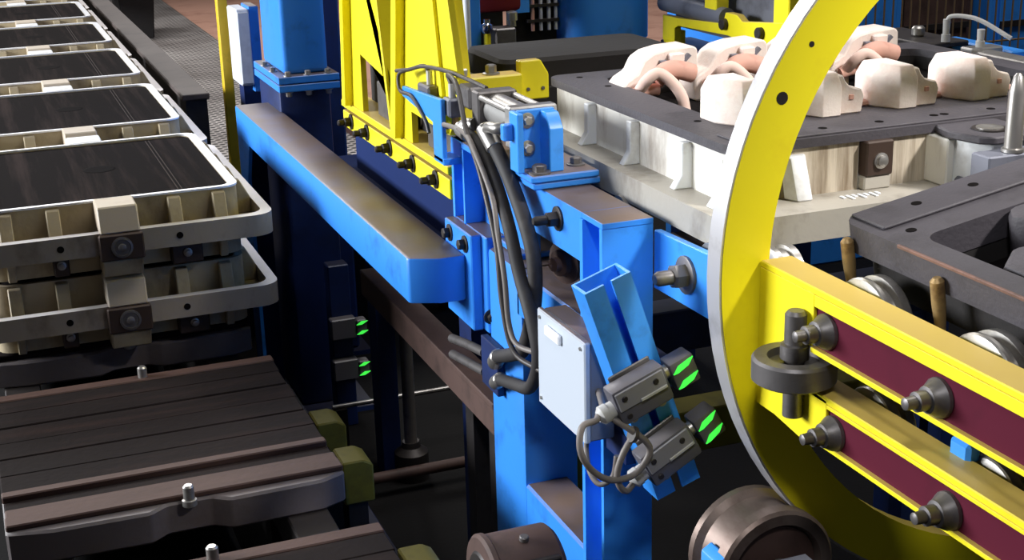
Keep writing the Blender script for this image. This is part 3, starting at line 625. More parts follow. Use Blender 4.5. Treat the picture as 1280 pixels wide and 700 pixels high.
# dark top frame and cavity
cxa, cxb, cya, cyb = 1.405, 2.30, 2.53, 3.06
topo = rrect(fx0-0.008, fx1+0.008, fy0-0.015, fy1+0.008, 0.04); topi = rrect(cxa, cxb, cya, cyb, 0.04)
tf = obj('mould_top', G().frame(topo, topi, ZT-0.018, ZT), 'mould_dark', fk)
obj('mould_body', G().frame(rrect(fx0+0.038, fx1-0.038, fy0+0.038, fy1-0.038, 0.03), topi, -0.74, ZT-0.018), 'mould_black', fk)
obj('cavity_floor', G().box(cxa-0.002, cxb+0.002, cya-0.002, cyb+0.002, -0.66, -0.635), 'sand_deep', fk)
obj('front_strip', G().box(fx0+0.02, fx1-0.02, fy0-0.005, fy0+0.085, ZT, ZT+0.004, 0.001), 'mould_dark', fk)
for x in (1.40, 1.53, 1.66, 1.79, 1.815, 1.93, 2.05):
    obj('vent_hole', G().cyl((x, fy0+0.035, ZT+0.0042), (x, fy0+0.035, ZT+0.0048), 0.009, 12), 'sand_deep', tf)
for x, y in ((1.36, 3.09), (1.37, 2.95), (1.36, 2.5)):
    obj('vent_hole', G().cyl((x, y, ZT), (x, y, ZT+0.0006), 0.008, 12), 'sand_deep', tf)
for y in (2.885, 2.665, 2.431):                                   # upright ribs on the side wall
    obj('side_rib', G().prism([(1.308, ZT-0.022), (1.284, ZT-0.022), (1.284, -0.672), (1.266, -0.700), (1.308, -0.700)], 'y', y-0.011, y+0.011, 0.002), 'white_cast', fk)
obj('corner_rib', G().prism([(1.33, ZT-0.02), (1.282, ZT-0.02), (1.282, -0.672), (1.262, -0.70), (1.33, -0.70)], 'y', 2.258, 2.285, 0.002), 'white_cast', fk)
# front side
obj('front_panel', G().box(1.35, 1.587, fy0-0.006, fy0+0.003, -0.70, ZT-0.018), 'cream_streaked', fk)
obj('front_panel', G().box(1.656, 1.752, fy0-0.006, fy0+0.003, -0.70, ZT-0.018), 'cream_streaked', fk)
obj('front_rib', G().prism([(1.418, 2.262), (1.432, 2.228), (1.462, 2.228), (1.48, 2.262)], 'z', -0.70, ZT-0.03, 0.003, top=[(1.408, 2.268), (1.424, 2.246), (1.452, 2.246), (1.466, 2.268)]), 'white_cast', fk)
cp = obj('clamp_plate', G().box(1.590, 1.652, fy0-0.03, fy0, -0.672, ZT-0.018, 0.003), 'dark_plate', fk)
obj('clamp_bolt', G().lathe((1.622, fy0-0.03, -0.642), (0, -1, 0), [(0, 0.016), (0.003, 0.016), (0.004, 0.012), (0.010, 0.011), (0.012, 0.005)], 16), 'steel', cp)
obj('clamp_block', G().box(1.590, 1.652, fy0-0.025, fy0, -0.70, -0.672, 0.003), 'lip_iron', fk)
ear = obj('pin_ear', G().prism([(1.76, fy0), (1.742, 2.20), (1.76, 2.13), (1.785, 2.112), (1.88, 2.112), (1.90, 2.14), (1.90, fy0)], 'z', ZT-0.018, ZT-0.003, 0.003), 'mould_dark', fk)
obj('bushing', G().lathe((1.822, 2.178, ZT-0.003), (0, 0, 1), [(0, 0.034), (0.003, 0.034), (0.003, 0.028)], 24), 'dark_steel', ear)
obj('bushing_bore', G().lathe((1.822, 2.178, ZT), (0, 0, 1), [(0, 0.026), (0.002, 0.026), (0.002, 0.018), (0.0005, 0.014)], 24), 'steel', ear)
obj('ear_block', G().prism([(1.762, fy0), (1.762, 2.165), (1.79, 2.125), (1.875, 2.125), (1.885, fy0)], 'z', -0.757, ZT-0.018, 0.004), 'white_cast', fk)
obj('ear_gusset', G().box(1.744, 1.762, 2.20, fy0, -0.70, ZT-0.02, 0.003), 'cream_side', fk)
obj('dark_pad', G().box(1.752, 1.785, 2.13, 2.19, -0.73, -0.675, 0.006), 'machine_grey', fk)
for i in range(7):
    obj('cast_mark', G().box(1.52+i*0.013, 1.527+i*0.013, fy0-0.06-0.012*(i % 2), fy0-0.045, -0.700, -0.697, 0.0008), 'white_cast', fk)

# cores: four alike, each of a front block, an arched rear block and pink pipes
def make_core():
    t = thing('sand_core', '', 'core', (1.45, 2.5, -0.635), 'sand cores in the white flask')
    x, yb = 1.378, 2.405
    base = [(x, yb+0.12), (x, yb+0.06), (x+0.03, yb), (x+0.073, yb), (x+0.08, yb+0.12)]
    topp = [(x+0.014, yb+0.115), (x+0.014, yb+0.05), (x+0.034, yb+0.012), (x+0.069, yb+0.012), (x+0.074, yb+0.115)]
    lv = [(p[0], p[1], ZT) for p in base] + [(p[0], p[1], ZT+0.062) for p in base] + [(p[0], p[1], ZT+0.088) for p in topp]
    fc = [tuple(range(5)), tuple(range(10, 15))] + [(5*q+i, 5*q+(i+1) % 5, 5*q+5+(i+1) % 5, 5*q+5+i) for q in (0, 1) for i in range(5)]
    obj('front_block', G()._add(lv, fc, 0.0025, 1), 'core_white', t)
    obj('shoulder', G().prism([(x+0.07, ZT), (x+0.130, ZT), (x+0.136, ZT+0.034), (x+0.128, ZT+0.050), (x+0.112, ZT+0.053), (x+0.099, ZT+0.058), (x+0.089, ZT+0.068), (x+0.083, ZT+0.081), (x+0.07, ZT+0.083)], 'y', yb+0.012, yb+0.11, 0.003, 1, ang=40), 'core_white', t)
    obj('vent_plug', G().box(x+0.098, x+0.108, yb+0.008, yb+0.014, ZT+0.030, ZT+0.040, 0.001), 'core_pink', t)
    obj('front_foot', G().prism([(x+0.128, ZT), (x+0.186, ZT), (x+0.18, ZT+0.014), (x+0.14, ZT+0.018)], 'y', yb+0.06, yb+0.11, 0.004), 'core_pink', t)
    prof = [(1.394, -0.634), (1.392, -0.585), (1.404, -0.572), (1.430, -0.558), (1.446, -0.528), (1.470, -0.514), (1.510, -0.506), (1.572, -0.503), (1.584, -0.512), (1.586, -0.558), (1.545, -0.552), (1.53, -0.538), (1.496, -0.540), (1.482, -0.556), (1.462, -0.566), (1.448, -0.590), (1.448, -0.634)]
    obj('rear_block', G().prism(prof, 'y', 2.915, 3.0, 0.004, 1, ang=20), 'core_white', t)
    obj('rear_step', G().box(1.505, 1.54, 2.895, 2.925, -0.535, -0.515, 0.003), 'core_white', t)
    obj('rear_slot', G().box(1.482, 1.50, 2.905, 2.918, -0.545, -0.53, 0.001), 'machine_grey', t)
    obj('rear_clip', G().prism([(1.50, -0.545), (1.535, -0.535), (1.555, -0.518), (1.562, -0.524), (1.54, -0.545), (1.50, -0.553)], 'y', 2.905, 2.92), 'machine_grey', t)
    obj('saddle', G().tube([(1.462, 2.892, -0.572), (1.485, 2.89, -0.553), (1.515, 2.888, -0.550), (1.556, 2.888, -0.562)], 0.022, 14), 'core_pink', t)
    obj('arch_pipe', G().tube([(1.425, 2.895, -0.590), (1.432, 2.87, -0.563), (1.455, 2.86, -0.550), (1.484, 2.85, -0.572), (1.503, 2.84, -0.602), (1.510, 2.835, -0.637)], 0.0135, 12), 'core_pipe', t)
    obj('foot_pipe', G().tube([(1.41, 2.90, -0.60), (1.44, 2.895, -0.592), (1.47, 2.89, -0.592)], 0.014, 10), 'core_pink', t)
    return t
c0 = make_core(); c0['label'] = 'white sand core with pink pipes, nearest the flask\'s left wall'
cl = ['white sand core with pink pipes, second from the flask\'s left wall', 'white sand core mostly hidden behind the yellow ring, third from the left wall', 'white sand core with pink pipes nearest the steel guide pin on the right']
for k in range(3): dup(c0, 0.186*(k+1)-(0.002 if k else 0), 0, 0, cl[k])

# next flask behind on the conveyor
nf = thing('dark_flask', 'black sand mould on the conveyor behind the flask of cores', 'flask', (1.53, 3.53, -0.757))
nx0, nx1, ny0, ny1 = 1.25, 1.80, 3.36, 3.70
obj('wall', G().frame(rrect(nx0, nx1, ny0, ny1, 0.05), rrect(nx0+0.04, nx1-0.04, ny0+0.04, ny1-0.04, 0.03), -0.757, -0.655), 'mould_black', nf)
obj('sand_mould', G().prism(rrect(nx0+0.02, nx1-0.02, ny0+0.02, ny1-0.02, 0.04), 'z', -0.75, -0.58, 0.01), 'mould_black', nf)
obj('flange', G().frame(rrect(nx0-0.03, nx1+0.03, ny0-0.03, ny1+0.03, 0.05), rrect(nx0+0.005, nx1-0.005, ny0+0.005, ny1-0.005, 0.05), -0.757, -0.725), 'mould_black', nf)

# ------------------------------------------------------------------ yellow rollover ring with rails
RY0, RY1, RCX, RCZ = 2.0, 2.045, 1.853, -0.751
rg = thing('rollover_ring', 'large yellow rollover ring with twin roller rails at right', 'ring', (RCX, 2.0, -1.466))
obj('ring_plate', G().annulus(RCX, RCZ, 0.624, 0.7145, RY0, RY1-0.002), 'yellow_paint', rg)
obj('ring_rim', G().annulus(RCX, RCZ, 0.7145, 0.7185, RY0+0.002, RY1), 'ring_rim', rg)
for x, z, r in ((1.245, -0.445, 0.011), (1.298, -0.36, 0.005)):
    obj('plate_hole', G().cyl((x, RY0-0.0008, z), (x, RY0+0.001, z), r, 14), 'dark_steel', rg)
RX = 1.212
def rail(zt, zm0, zm1, zl, ystart, bolts):
    obj('rail_top', G().box(RX, RX+0.062, 0.9, 1.999, zt-0.012, zt, 0.002), 'yellow_paint', rg)
    obj('rail_upper_lip', G().box(RX, RX+0.014, 0.9, ystart+0.0, zm0, zt-0.012, 0.001), 'yellow_paint', rg)
    obj('rail_pad', G().box(RX+0.006, RX+0.02, 0.9, ystart, zm1, zm0, 0.0), 'maroon', rg, 'dark maroon pad strip')
    obj('rail_lower_lip', G().box(RX-0.004, RX+0.05, 0.9, ystart, zl, zm1, 0.001), 'yellow_paint', rg)
    obj('rail_web', G().box(RX+0.022, RX+0.034, 0.9, 1.999, zl, zt-0.012), 'yellow_paint', rg)
    for y, z in bolts:
        g = G(); g.lathe((RX+0.006, y, z), (-1, 0, 0), [(0, 0.030), (0.006, 0.030), (0.018, 0.022), (0.024, 0.020), (0.025, 0.015), (0.042, 0.015), (0.043, 0.010), (0.060, 0.009), (0.062, 0.005)], 18)
        obj('axle_nut', g, 'steel_dull', rg)
rail(-0.720, -0.752, -0.820, -0.829, 1.832, [(1.80, -0.785), (1.515, -0.790), (1.23, -0.79)])
rail(-0.893, -0.912, -0.972, -0.980, 1.785, [(1.768, -0.949), (1.478, -0.951), (1.19, -0.951)])
obj('end_plate', G().prism([(1.999, -0.7315), (1.832, -0.7315), (1.832, -0.820), (1.90, -0.835), (1.90, -0.893), (1.785, -0.898), (1.785, -0.955), (1.86, -0.992), (1.94, -0.982), (1.999, -0.982)], 'x', RX, RX+0.013, 0.001), 'yellow_paint', rg)
def spool(y, z, r, x0=1.280):
    g = G(); g.lathe((x0, y, z), (1, 0, 0), [(0, r*0.8), (0.003, r*0.97), (0.006, r), (0.012, r), (0.014, r*0.84), (0.030, r*0.84), (0.032, r), (0.046, r), (0.050, r*0.95), (0.052, r*0.4)], 36)
    return obj('roller', g, 'steel', rg)
for y in (1.80, 1.515, 1.23): spool(y, -0.785, 0.078)
for y in (1.768, 1.478, 1.19): spool(y, -0.951, 0.068)
# upright guide roller
g = G(); g.lathe((1.196, 1.858, -0.885), (0, 0, 1), [(0, 0.064), (0.004, 0.070), (0.038, 0.070), (0.043, 0.066), (0.043, 0.045), (0.030, 0.043), (0.030, 0.012)], 36)
gr = obj('guide_roller', g, 'steel_dull', rg)
obj('guide_axle', G().lathe((1.196, 1.858, -0.948), (0, 0, 1), [(0, 0.017), (0.10, 0.017), (0.102, 0.024), (0.126, 0.024), (0.128, 0.018), (0.178, 0.018), (0.184, 0.013)], 18), 'steel_dull', gr)
obj('blue_cap', G().box(1.262, 1.288, 1.50, 1.545, -0.90, -0.868, 0.006), 'blue_clean', rg)

# dark mould inside the ring, rolled by about ten degrees
md = thing('ring_mould', 'dark grey mould tilted inside the yellow ring at the right edge', 'mould', (1.85, 1.5, -0.70))
mm_ = Matrix.Translation((1.325, 0, -0.648)) @ Matrix.Rotation(-R(9.5), 4, 'Y')
ya, yb = 0.95, 1.945
sq = [(0.0, ya), (1.06, ya), (1.06, yb), (0.05, yb), (0.0, yb-0.05)]
mt_out = rrect(0.0, 1.06, ya, yb, 0.05); mt_in = rrect(0.045, 0.90, ya+0.15, 1.775, 0.03)
obj('mould_body', G().frame(mt_out, mt_in, -0.05, 0.0, mm_), 'mould_dark', md)
obj('cavity_floor', G().box(0.04, 0.91, ya+0.14, 1.78, -0.12, -0.085, 0, 1, mm_), 'sand_deep', md)
obj('lower_body', G().frame(rrect(0.03, 1.03, ya+0.02, yb-0.02, 0.04), rrect(0.043, 0.905, ya+0.145, 1.777, 0.03), -0.12, -0.05, mm_), 'mould_black', md)
obj('rear_strip', G().box(0.02, 1.04, yb-0.105, yb-0.012, 0.0, 0.006, 0.002, 1, mm_), 'mould_dark', md)
obj('raised_block', G().prism([(0.055, ya+0.16), (0.5, ya+0.16), (0.5, 1.58), (0.20, 1.62), (0.11, 1.645), (0.055, 1.60)], 'z', -0.086, 0.0, 0.012, 2, mm_), 'mould_dark', md)
obj('raised_block', G().prism([(0.20, 1.70), (0.26, 1.665), (0.6, 1.64), (0.6, 1.774), (0.21, 1.774), (0.185, 1.74)], 'z', -0.086, 0.004, 0.014, 2, mm_), 'mould_dark', md)
for x, y in ((0.05, yb-0.135), (0.12, yb-0.055), (0.235, yb-0.055)):
    obj('vent_hole', G().cyl((x, y, 0.006 if y > yb-0.1 else 0.0), (x, y, 0.0068 if y > yb-0.1 else 0.0008), 0.009, 12, 0, mm_), 'sand_deep', md)
obj('side_rail', G().box(-0.003, 0.002, ya, yb-0.17, -0.005, 0.001, 0.001, 1, mm_), 'copper_edge', md)
for y in (1.905, 1.668, 1.42):
    obj('side_pin', G().lathe((-0.010, y, -0.115), (0, 0, 1), [(0, 0.007), (0.02, 0.009), (0.05, 0.011), (0.088, 0.011), (0.094, 0.006)], 14, mx=mm_), 'brass_pin', md)

# steel guide pin on its base
gp = thing('guide_pin', 'upright polished steel guide pin at the right edge', 'pin', (1.782, 2.09, -0.63))
obj('pin_shaft', G().lathe((1.79, 2.072, -0.607), (0, 0, 1), [(0, 0.021), (0.006, 0.021), (0.008, 0.0165), (0.11, 0.0155), (0.14, 0.009), (0.146, 0.004)], 20), 'steel', gp)
obj('pin_base', G().box(1.722, 1.86, 2.052, 2.105, -0.68, -0.608, 0.003), 'machine_grey', gp)

# ring support roller and motor drum below
t = thing('support_roller', 'large dull steel wheel under the yellow ring at the bottom', 'wheel', (1.24, 2.02, -H))
obj('wheel', G().lathe((1.24, 1.955, -1.302), (0, 1, 0), [(0.02, 0.03), (0.018, 0.086), (0.0, 0.092), (0.0, 0.112), (0.006, 0.118), (0.03, 0.118), (0.04, 0.106), (0.095, 0.106), (0.105, 0.118), (0.12, 0.118), (0.125, 0.09)], 40), 'wheel_steel', t)
obj('wheel_disc', G().lathe((1.24, 1.966, -1.302), (0, 1, 0), [(0, 0.026), (0, 0.084), (0.008, 0.085)], 36), 'rust_steel', t)
obj('hub', G().lathe((1.24, 1.93, -1.302), (0, 1, 0), [(0, 0.02), (0.004, 0.026), (0.026, 0.026)], 20), 'steel', t)
obj('bearing_block', G().box(1.19, 1.29, 1.895, 1.94, -1.50, -1.262, 0.01), 'machine_grey', t)
obj('bearing_block', G().box(1.19, 1.29, 2.09, 2.13, -1.50, -1.262, 0.01), 'blue_paint', t)
obj('shaft', G().cyl((1.24, 1.90, -1.302), (1.24, 2.125, -1.302), 0.015, 14), 'steel', t)
obj('pedestal', G().box(1.17, 1.31, 1.88, 2.16, -H, -1.50, 0.005), 'blue_dark_shade', t)
obj('side_clamp', G().prism([(1.118, -1.262), (1.138, -1.25), (1.15, -1.262), (1.15, -1.33), (1.118, -1.33)], 'y', 1.96, 2.02, 0.002), 'blue_clean', t)
t = thing('drive_drum', 'brown dusty round motor housing at the bottom below the junction box', 'motor', (0.92, 2.4, -H))
obj('housing', G().lathe((0.83, 2.41, -1.475), (1, 0, 0), [(0, 0.075), (0.002, 0.098), (0.008, 0.104), (0.018, 0.104), (0.022, 0.100), (0.15, 0.100), (0.16, 0.09)], 40), 'rust_steel', t)
obj('end_disc', G().lathe((0.826, 2.41, -1.475), (1, 0, 0), [(0, 0.066), (0.005, 0.072)], 32), 'dark_steel', t)
obj('slot_bar', G().box(0.875, 0.975, 2.328, 2.345, -1.414, -1.400, 0.003), 'dark_steel', t)
obj('screw', G().cyl((0.915, 2.385, -1.380), (0.915, 2.383, -1.368), 0.010, 12, 0.002), 'steel_dull', t)
obj('pedestal', G().box(0.87, 0.96, 2.35, 2.47, -H, -1.56), 'dark_steel', t)

# ------------------------------------------------------------------ yellow upright frame behind the portal
yf = thing('yellow_gate_frame', 'yellow upright plate frame on a bolted rail behind the blue frame', 'frame', (1.12, 3.8, -H))
X0 = 1.09
obj('rail_upper', G().box(X0, X0+0.09, 3.31, 4.36, -0.843, -0.822, 0.002), 'yellow_paint', yf)
obj('rail_lower', G().box(X0+0.004, X0+0.03, 3.31, 4.36, -0.908, -0.856, 0.002), 'yellow_paint', yf)
obj('rail_core', G().box(X0+0.02, X0+0.08, 3.31, 4.36, -0.90, -0.845), 'dark_steel', yf)
for y in (3.42, 3.62, 3.84, 4.08, 4.26):
    bolt(yf, (X0+0.004, y, -0.878), (-1, 0, 0), 0.016, 0.02, 'dark_steel', stud=0.02)
ZU = -0.20
obj('upright_plate', G().prism([(4.30, -0.822), (4.20, -0.822), (4.12, -0.822), (4.12, -0.648), (3.79, -0.69), (3.79, -0.80), (3.94, -0.30), (3.96, ZU), (4.20, ZU)], 'x', X0+0.006, X0+0.024, 0.001), 'yellow_paint', yf)
obj('upright_flange', G().prism([(4.27, -0.822), (4.235, -0.822), (4.155, ZU), (4.185, ZU)], 'x', X0-0.02, X0+0.006, 0.001), 'yellow_paint', yf)
obj('upright_edge', G().prism([(3.80, -0.81), (3.785, -0.81), (3.935, ZU), (3.96, ZU)], 'x', X0-0.004, X0+0.045, 0.001), 'yellow_paint', yf)
obj('upright_plate', G().prism([(3.755, -0.822), (3.62, -0.822), (3.62, -0.735), (3.30, -0.74), (3.20, -0.64), (3.34, ZU), (3.62, ZU)], 'x', X0+0.006, X0+0.024, 0.001), 'yellow_paint', yf)
obj('upright_flange', G().prism([(3.745, -0.822), (3.70, -0.822), (3.585, ZU), (3.625, ZU)], 'x', X0-0.02, X0+0.006, 0.001), 'yellow_paint', yf)
obj('upright_edge', G().prism([(3.32, -0.735), (3.30, -0.735), (3.405, ZU), (3.43, ZU)], 'x', X0-0.004, X0+0.035, 0.001), 'yellow_paint', yf)
obj('upright_edge', G().prism([(3.26, -0.70), (3.225, -0.70), (3.335, ZU), (3.37, ZU)], 'x', X0+0.01, X0+0.05, 0.001), 'yellow_paint', yf)
obj('inner_block', G().box(X0+0.03, X0+0.08, 3.78, 4.04, -0.822, -0.715, 0.006), 'steel_dull', yf)
obj('dark_backing', G().box(X0+0.085, X0+0.095, 3.35, 4.3, -0.822, -0.60), 'mould_black', yf)  # black sheet added to paint the dark inside the openings
obj('hub', G().cyl((X0+0.03, 3.92, -0.69), (X0+0.08, 3.92, -0.69), 0.03, 16, 0.004), 'rust_steel', yf)
obj('inner_block', G().box(X0+0.03, X0+0.08, 3.36, 3.56, -0.822, -0.755, 0.006), 'steel_dull', yf)
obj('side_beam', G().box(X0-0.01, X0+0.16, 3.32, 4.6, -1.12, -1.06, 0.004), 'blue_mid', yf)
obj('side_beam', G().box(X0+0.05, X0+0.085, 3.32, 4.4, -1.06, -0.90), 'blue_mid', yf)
for y in (3.5, 3.8, 4.1):
    obj('roller', G().lathe((X0+0.08, y, -0.789), (1, 0, 0), [(0, 0.026), (0.002, 0.031), (0.19, 0.031), (0.192, 0.026)], 20), 'steel_dull', yf)
for y in (3.5, 4.5): obj('support_leg', G().box(X0+0.095, X0+0.16, y-0.05, y+0.05, -H, -1.04), 'blue_dark_shade', yf)

# ------------------------------------------------------------------ dim pit below: rod, pipes, rails, far sensors
t = thing('lift_rod', 'upright chrome lifting rod in the dark below the long beam', 'rod', (1.27, 4.5, -H))
obj('rod', G().cyl((1.272, 4.40, -2.08), (1.272, 4.40, -1.50), 0.022, 20), 'steel', t)
obj('socket', G().lathe((1.272, 4.40, -H), (0, 0, 1), [(0, 0.06), (0.10, 0.06), (0.12, 0.035), (0.14, 0.03)], 20), 'dark_steel', t)
obj('head_block', G().box(1.215, 1.30, 4.35, 4.45, -1.585, -1.50, 0.006), 'yellow_old', t)
t = thing('channel_rail', 'rusty brown rail slanting below the beam behind the middle column', 'rail', (1.15, 3.6, -H))
obj('rail_top', G().box(1.10, 1.18, 3.06, 4.3, -1.392, -1.375, 0.003), 'rust_steel', t)
obj('rail_web', G().box(1.102, 1.116, 3.06, 4.3, -1.46, -1.392), 'rust_steel', t)
for y in (3.12, 3.3): obj('post', G().box(1.12, 1.17, y-0.03, y+0.03, -H, -1.392), 'dark_steel', t)
hose('steel_pipe', [(1.10, 3.36, -1.30), (1.09, 3.2, -1.262), (1.084, 3.06, -1.235)], 0.012, 'steel_dull', 'thin steel pipe leading back from the upper hose fitting')
hose('steel_pipe', [(1.10, 3.36, -1.345), (1.09, 3.2, -1.312), (1.084, 3.06, -1.285)], 0.012, 'steel_dull', 'thin steel pipe leading back from the lower hose fitting')
for x0, x1, y, z, r, l in ((1.05, 1.9, 4.62, -1.98, 0.009, 'thin light pipe behind the chrome rod'), (1.0, 2.2, 4.3, -2.13, 0.02, 'rusty round bar on the floor before the chrome rod')):
    t = thing('cross_pipe', l, 'pipe', (1.5, y, -H))
    obj('pipe', G().cyl((x0, y, z), (x1, y, z), r, 12), 'steel' if r < 0.01 else 'rust_steel', t)
    for x in (x0+0.03, x1-0.03): obj('support', G().box(x-0.02, x+0.02, y-0.02, y+0.02, -H, z-r+0.002), 'dark_steel', t)
t = thing('sensor_post', 'dark blue post carrying the far pair of green-lit sensors', 'post', (1.22, 4.95, -H))
obj('post', G().box(1.14, 1.22, 4.93, 5.0, -H, -1.55, 0.004), 'blue_dark_shade', t)
for z, l in ((-1.79, 'upper far sensor with two small green lights in the dark'), (-1.955, 'lower far sensor with two small green lights in the dark')):
    s = thing('light_sensor', l, 'sensor', (1.22, 4.9, z-0.04), 'far light sensors')
    obj('housing', G().box(1.13, 1.225, 4.89, 4.934, z-0.04, z+0.04, 0.004), 'sensor_black', s)
    hd = obj('head', G().box(1.225, 1.265, 4.885, 4.93, z-0.03, z+0.03, 0.004), 'sensor_black', s)
    for dz in (0.018, -0.020):
        obj('led_window', G().prism([(1.225, z+dz-0.006), (1.245, z+dz-0.006), (1.268, z+dz+0.006), (1.245, z+dz+0.007)], 'y', 4.881, 4.886), 'green_led', hd, 'glowing green window')
for x0, x1, y, z, m, l in ((1.3, 2.6, 3.15, -1.30, 'blue_dark_shade', 'dim blue cross beam behind the sensors'), (1.3, 2.6, 3.05, -1.55, 'yellow_shaded', 'dim yellow cross beam low behind the sensors')):
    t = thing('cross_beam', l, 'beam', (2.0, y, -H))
    obj('beam', G().box(x0, x1, y, y+0.10, z-0.06, z+0.06, 0.004), m, t)
    for x in (x0+0.08, x1-0.08): obj('leg', G().box(x-0.04, x+0.04, y+0.02, y+0.08, -H, z-0.06), 'blue_dark_shade', t)
t = thing('floor_channel', 'dim blue channel on the dark floor right of the pallets', 'channel', (1.0, 3.6, -H))
obj('web', G().box(0.93, 1.03, 3.1, 4.6, -H, -2.12, 0.004), 'blue_dark_shade', t)
obj('flange', G().box(0.925, 0.94, 3.1, 4.6, -2.12, -2.06), 'blue_dark_shade', t)
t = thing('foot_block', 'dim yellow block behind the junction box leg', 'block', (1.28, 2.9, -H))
obj('block', G().box(1.24, 1.36, 2.9, 3.0, -1.62, -1.34, 0.006), 'yellow_shaded', t)
obj('stem', G().box(1.27, 1.33, 2.92, 2.98, -H, -1.62), 'dark_steel', t)

# ------------------------------------------------------------------ far side of the conveyor
of = thing('far_gate_frame', 'yellow bracket plate with two black rollers across the conveyor', 'frame', (2.65, 4.6, -H))
XO = 2.60
obj('bracket', G().prism([(5.08, -0.84), (5.08, -0.742), (4.95, -0.742), (4.60, -0.722), (4.58, -0.68), (4.50, -0.68), (4.46, -0.70), (4.13, -0.668), (4.12, -0.72), (4.20, -0.775), (4.34, -0.785), (4.56, -0.762), (4.95, -0.772), (4.98, -0.785), (4.98, -0.84)], 'x', XO, XO+0.03, 0.002), 'yellow_paint', of)
for y, z in ((4.578, -0.722), (4.324, -0.724)):
    obj('roller', G().cyl((XO-0.02, y, z), (XO+0.002, y, z), 0.021, 18, 0.003), 'dark_steel', of)
obj('round_bar', G().cyl((XO+0.03, 5.12, -0.70), (XO+0.03, 4.62, -0.705), 0.035, 18), 'machine_grey', of)
obj('upright', G().box(XO+0.005, XO+0.06, 4.66, 4.75, -0.70, -0.2, 0.004), 'yellow_paint', of)
obj('upright', G().box(XO+0.005, XO+0.06, 4.16, 4.26, -0.69, -0.2, 0.004), 'yellow_paint', of)
obj('back_panel', G().box(XO+0.09, XO+0.13, 4.1, 5.14, -0.80, -0.2), 'machine_grey', of)
obj('lower_beam', G().box(XO+0.02, XO+0.16, 4.0, 5.14, -1.05, -0.85, 0.004), 'blue_dark_shade', of)
for y in (4.2, 5.05): obj('leg', G().box(XO+0.05, XO+0.13, y-0.04, y+0.04, -H, -1.05), 'blue_dark_shade', of)
obj('strut', G().box(XO+0.005, XO+0.06, 5.0, 5.08, -0.85, -0.80), 'yellow_paint', of)
t = thing('far_stop_cylinder', 'grey cylinder with yellow block on the conveyor\'s far side', 'cylinder', (2.45, 3.1, -H))
obj('stop_block', G().box(2.40, 2.50, 3.16, 3.36, -0.655, -0.605, 0.006), 'yellow_paint', t)
obj('cover', G().box(2.38, 2.52, 3.12, 3.42, -0.605, -0.590, 0.003), 'dark_steel', t)
obj('coupling', G().lathe((2.46, 3.16, -0.632), (0, -1, 0), [(0, 0.028), (0.03, 0.028), (0.05, 0.018)], 16), 'dark_steel', t)
obj('rod', G().cyl((2.46, 3.11, -0.63), (2.46, 3.02, -0.63), 0.012, 14), 'chrome', t)
obj('end_cap', G().box(2.41, 2.51, 2.97, 3.02, -0.68, -0.585, 0.004), 'alu', t)
obj('barrel', G().cyl((2.46, 2.97, -0.632), (2.46, 2.55, -0.632), 0.042, 24), 'alu', t)
obj('tie_rod', G().cyl((2.425, 2.97, -0.60), (2.425, 2.55, -0.60), 0.008, 10), 'steel', t)
obj('end_cap', G().box(2.41, 2.51, 2.50, 2.55, -0.68, -0.585, 0.004), 'alu', t)
for y, h in ((3.13, 0.06), (2.99, 0.05)):
    obj('connector', G().lathe((2.45, y, -0.59), (0, 0, 1), [(0, 0.012), (0.02, 0.012), (0.021, 0.009), (h, 0.010)], 12), 'gland_grey', t)
obj('connector_elbow', G().tube([(2.45, 3.13, -0.535), (2.455, 3.12, -0.522), (2.475, 3.09, -0.52), (2.50, 3.05, -0.53), (2.54, 2.98, -0.57)], 0.006, 8), 'gland_grey', t)
obj('bolt_cap', G().cyl((2.45, 3.25, -0.59), (2.45, 3.25, -0.562), 0.018, 14, 0.005), 'steel', t)
obj('blue_support', G().box(2.52, 2.66, 2.5, 3.3, -0.74, -0.665, 0.004), 'blue_clean', t)
obj('blue_arm', G().box(2.53, 2.58, 2.96, 3.25, -0.664, -0.60, 0.004), 'blue_clean', t)
obj('far_rail', G().box(2.48, 2.66, 2.2, 3.6, -0.86, -0.745, 0.004), 'blue_paint', t)
for y in (2.4, 3.4): obj('leg', G().box(2.53, 2.61, y-0.04, y+0.04, -H, -0.86), 'blue_dark_shade', t)

# ------------------------------------------------------------------ background machines along the top
t = thing('blue_tank', 'big blue machine housing with round edge at the top', 'machine', (2.4, 5.5, -H))
obj('housing', G().prism(rrect(2.25, 2.64, 5.2, 5.8, 0.12, 8), 'z', -0.86, 0.1, 0.01), 'blue_paint', t)
obj('plinth', G().box(2.28, 2.62, 5.28, 5.78, -H, -0.862, 0.01), 'blue_dark_shade', t)
t = thing('slim_blue_post', 'slim blue post beside the yellow gate frame at the top', 'post', (1.72, 4.85, -H))
obj('post', G().box(1.665, 1.73, 4.8, 4.88, -H, 0.1, 0.004), 'blue_paint', t)
obj('pipe', G().cyl((1.672, 4.785, -1.2), (1.672, 4.785, 0.1), 0.013, 12), 'cabinet_white', t)
t = thing('red_machine', 'dark red machine housing cut by the top edge', 'machine', (1.87, 5.12, -H))
obj('housing', G().box(1.765, 1.97, 5.0, 5.24, -0.675, 0.1, 0.02, 2), 'red_paint', t)
obj('stand', G().box(1.82, 1.92, 5.08, 5.18, -H, -0.675), 'dark_steel', t)
t = thing('valve_block', 'grey valve block with yellow and chrome fittings at the top', 'valve', (1.83, 4.8, -H))
obj('block', G().box(1.770, 1.850, 4.76, 4.84, -0.85, -0.70, 0.005), 'steel_dull', t)
obj('yellow_stem', G().cyl((1.745, 4.78, -0.85), (1.745, 4.78, -0.715), 0.013, 12), 'yellow_paint', t)
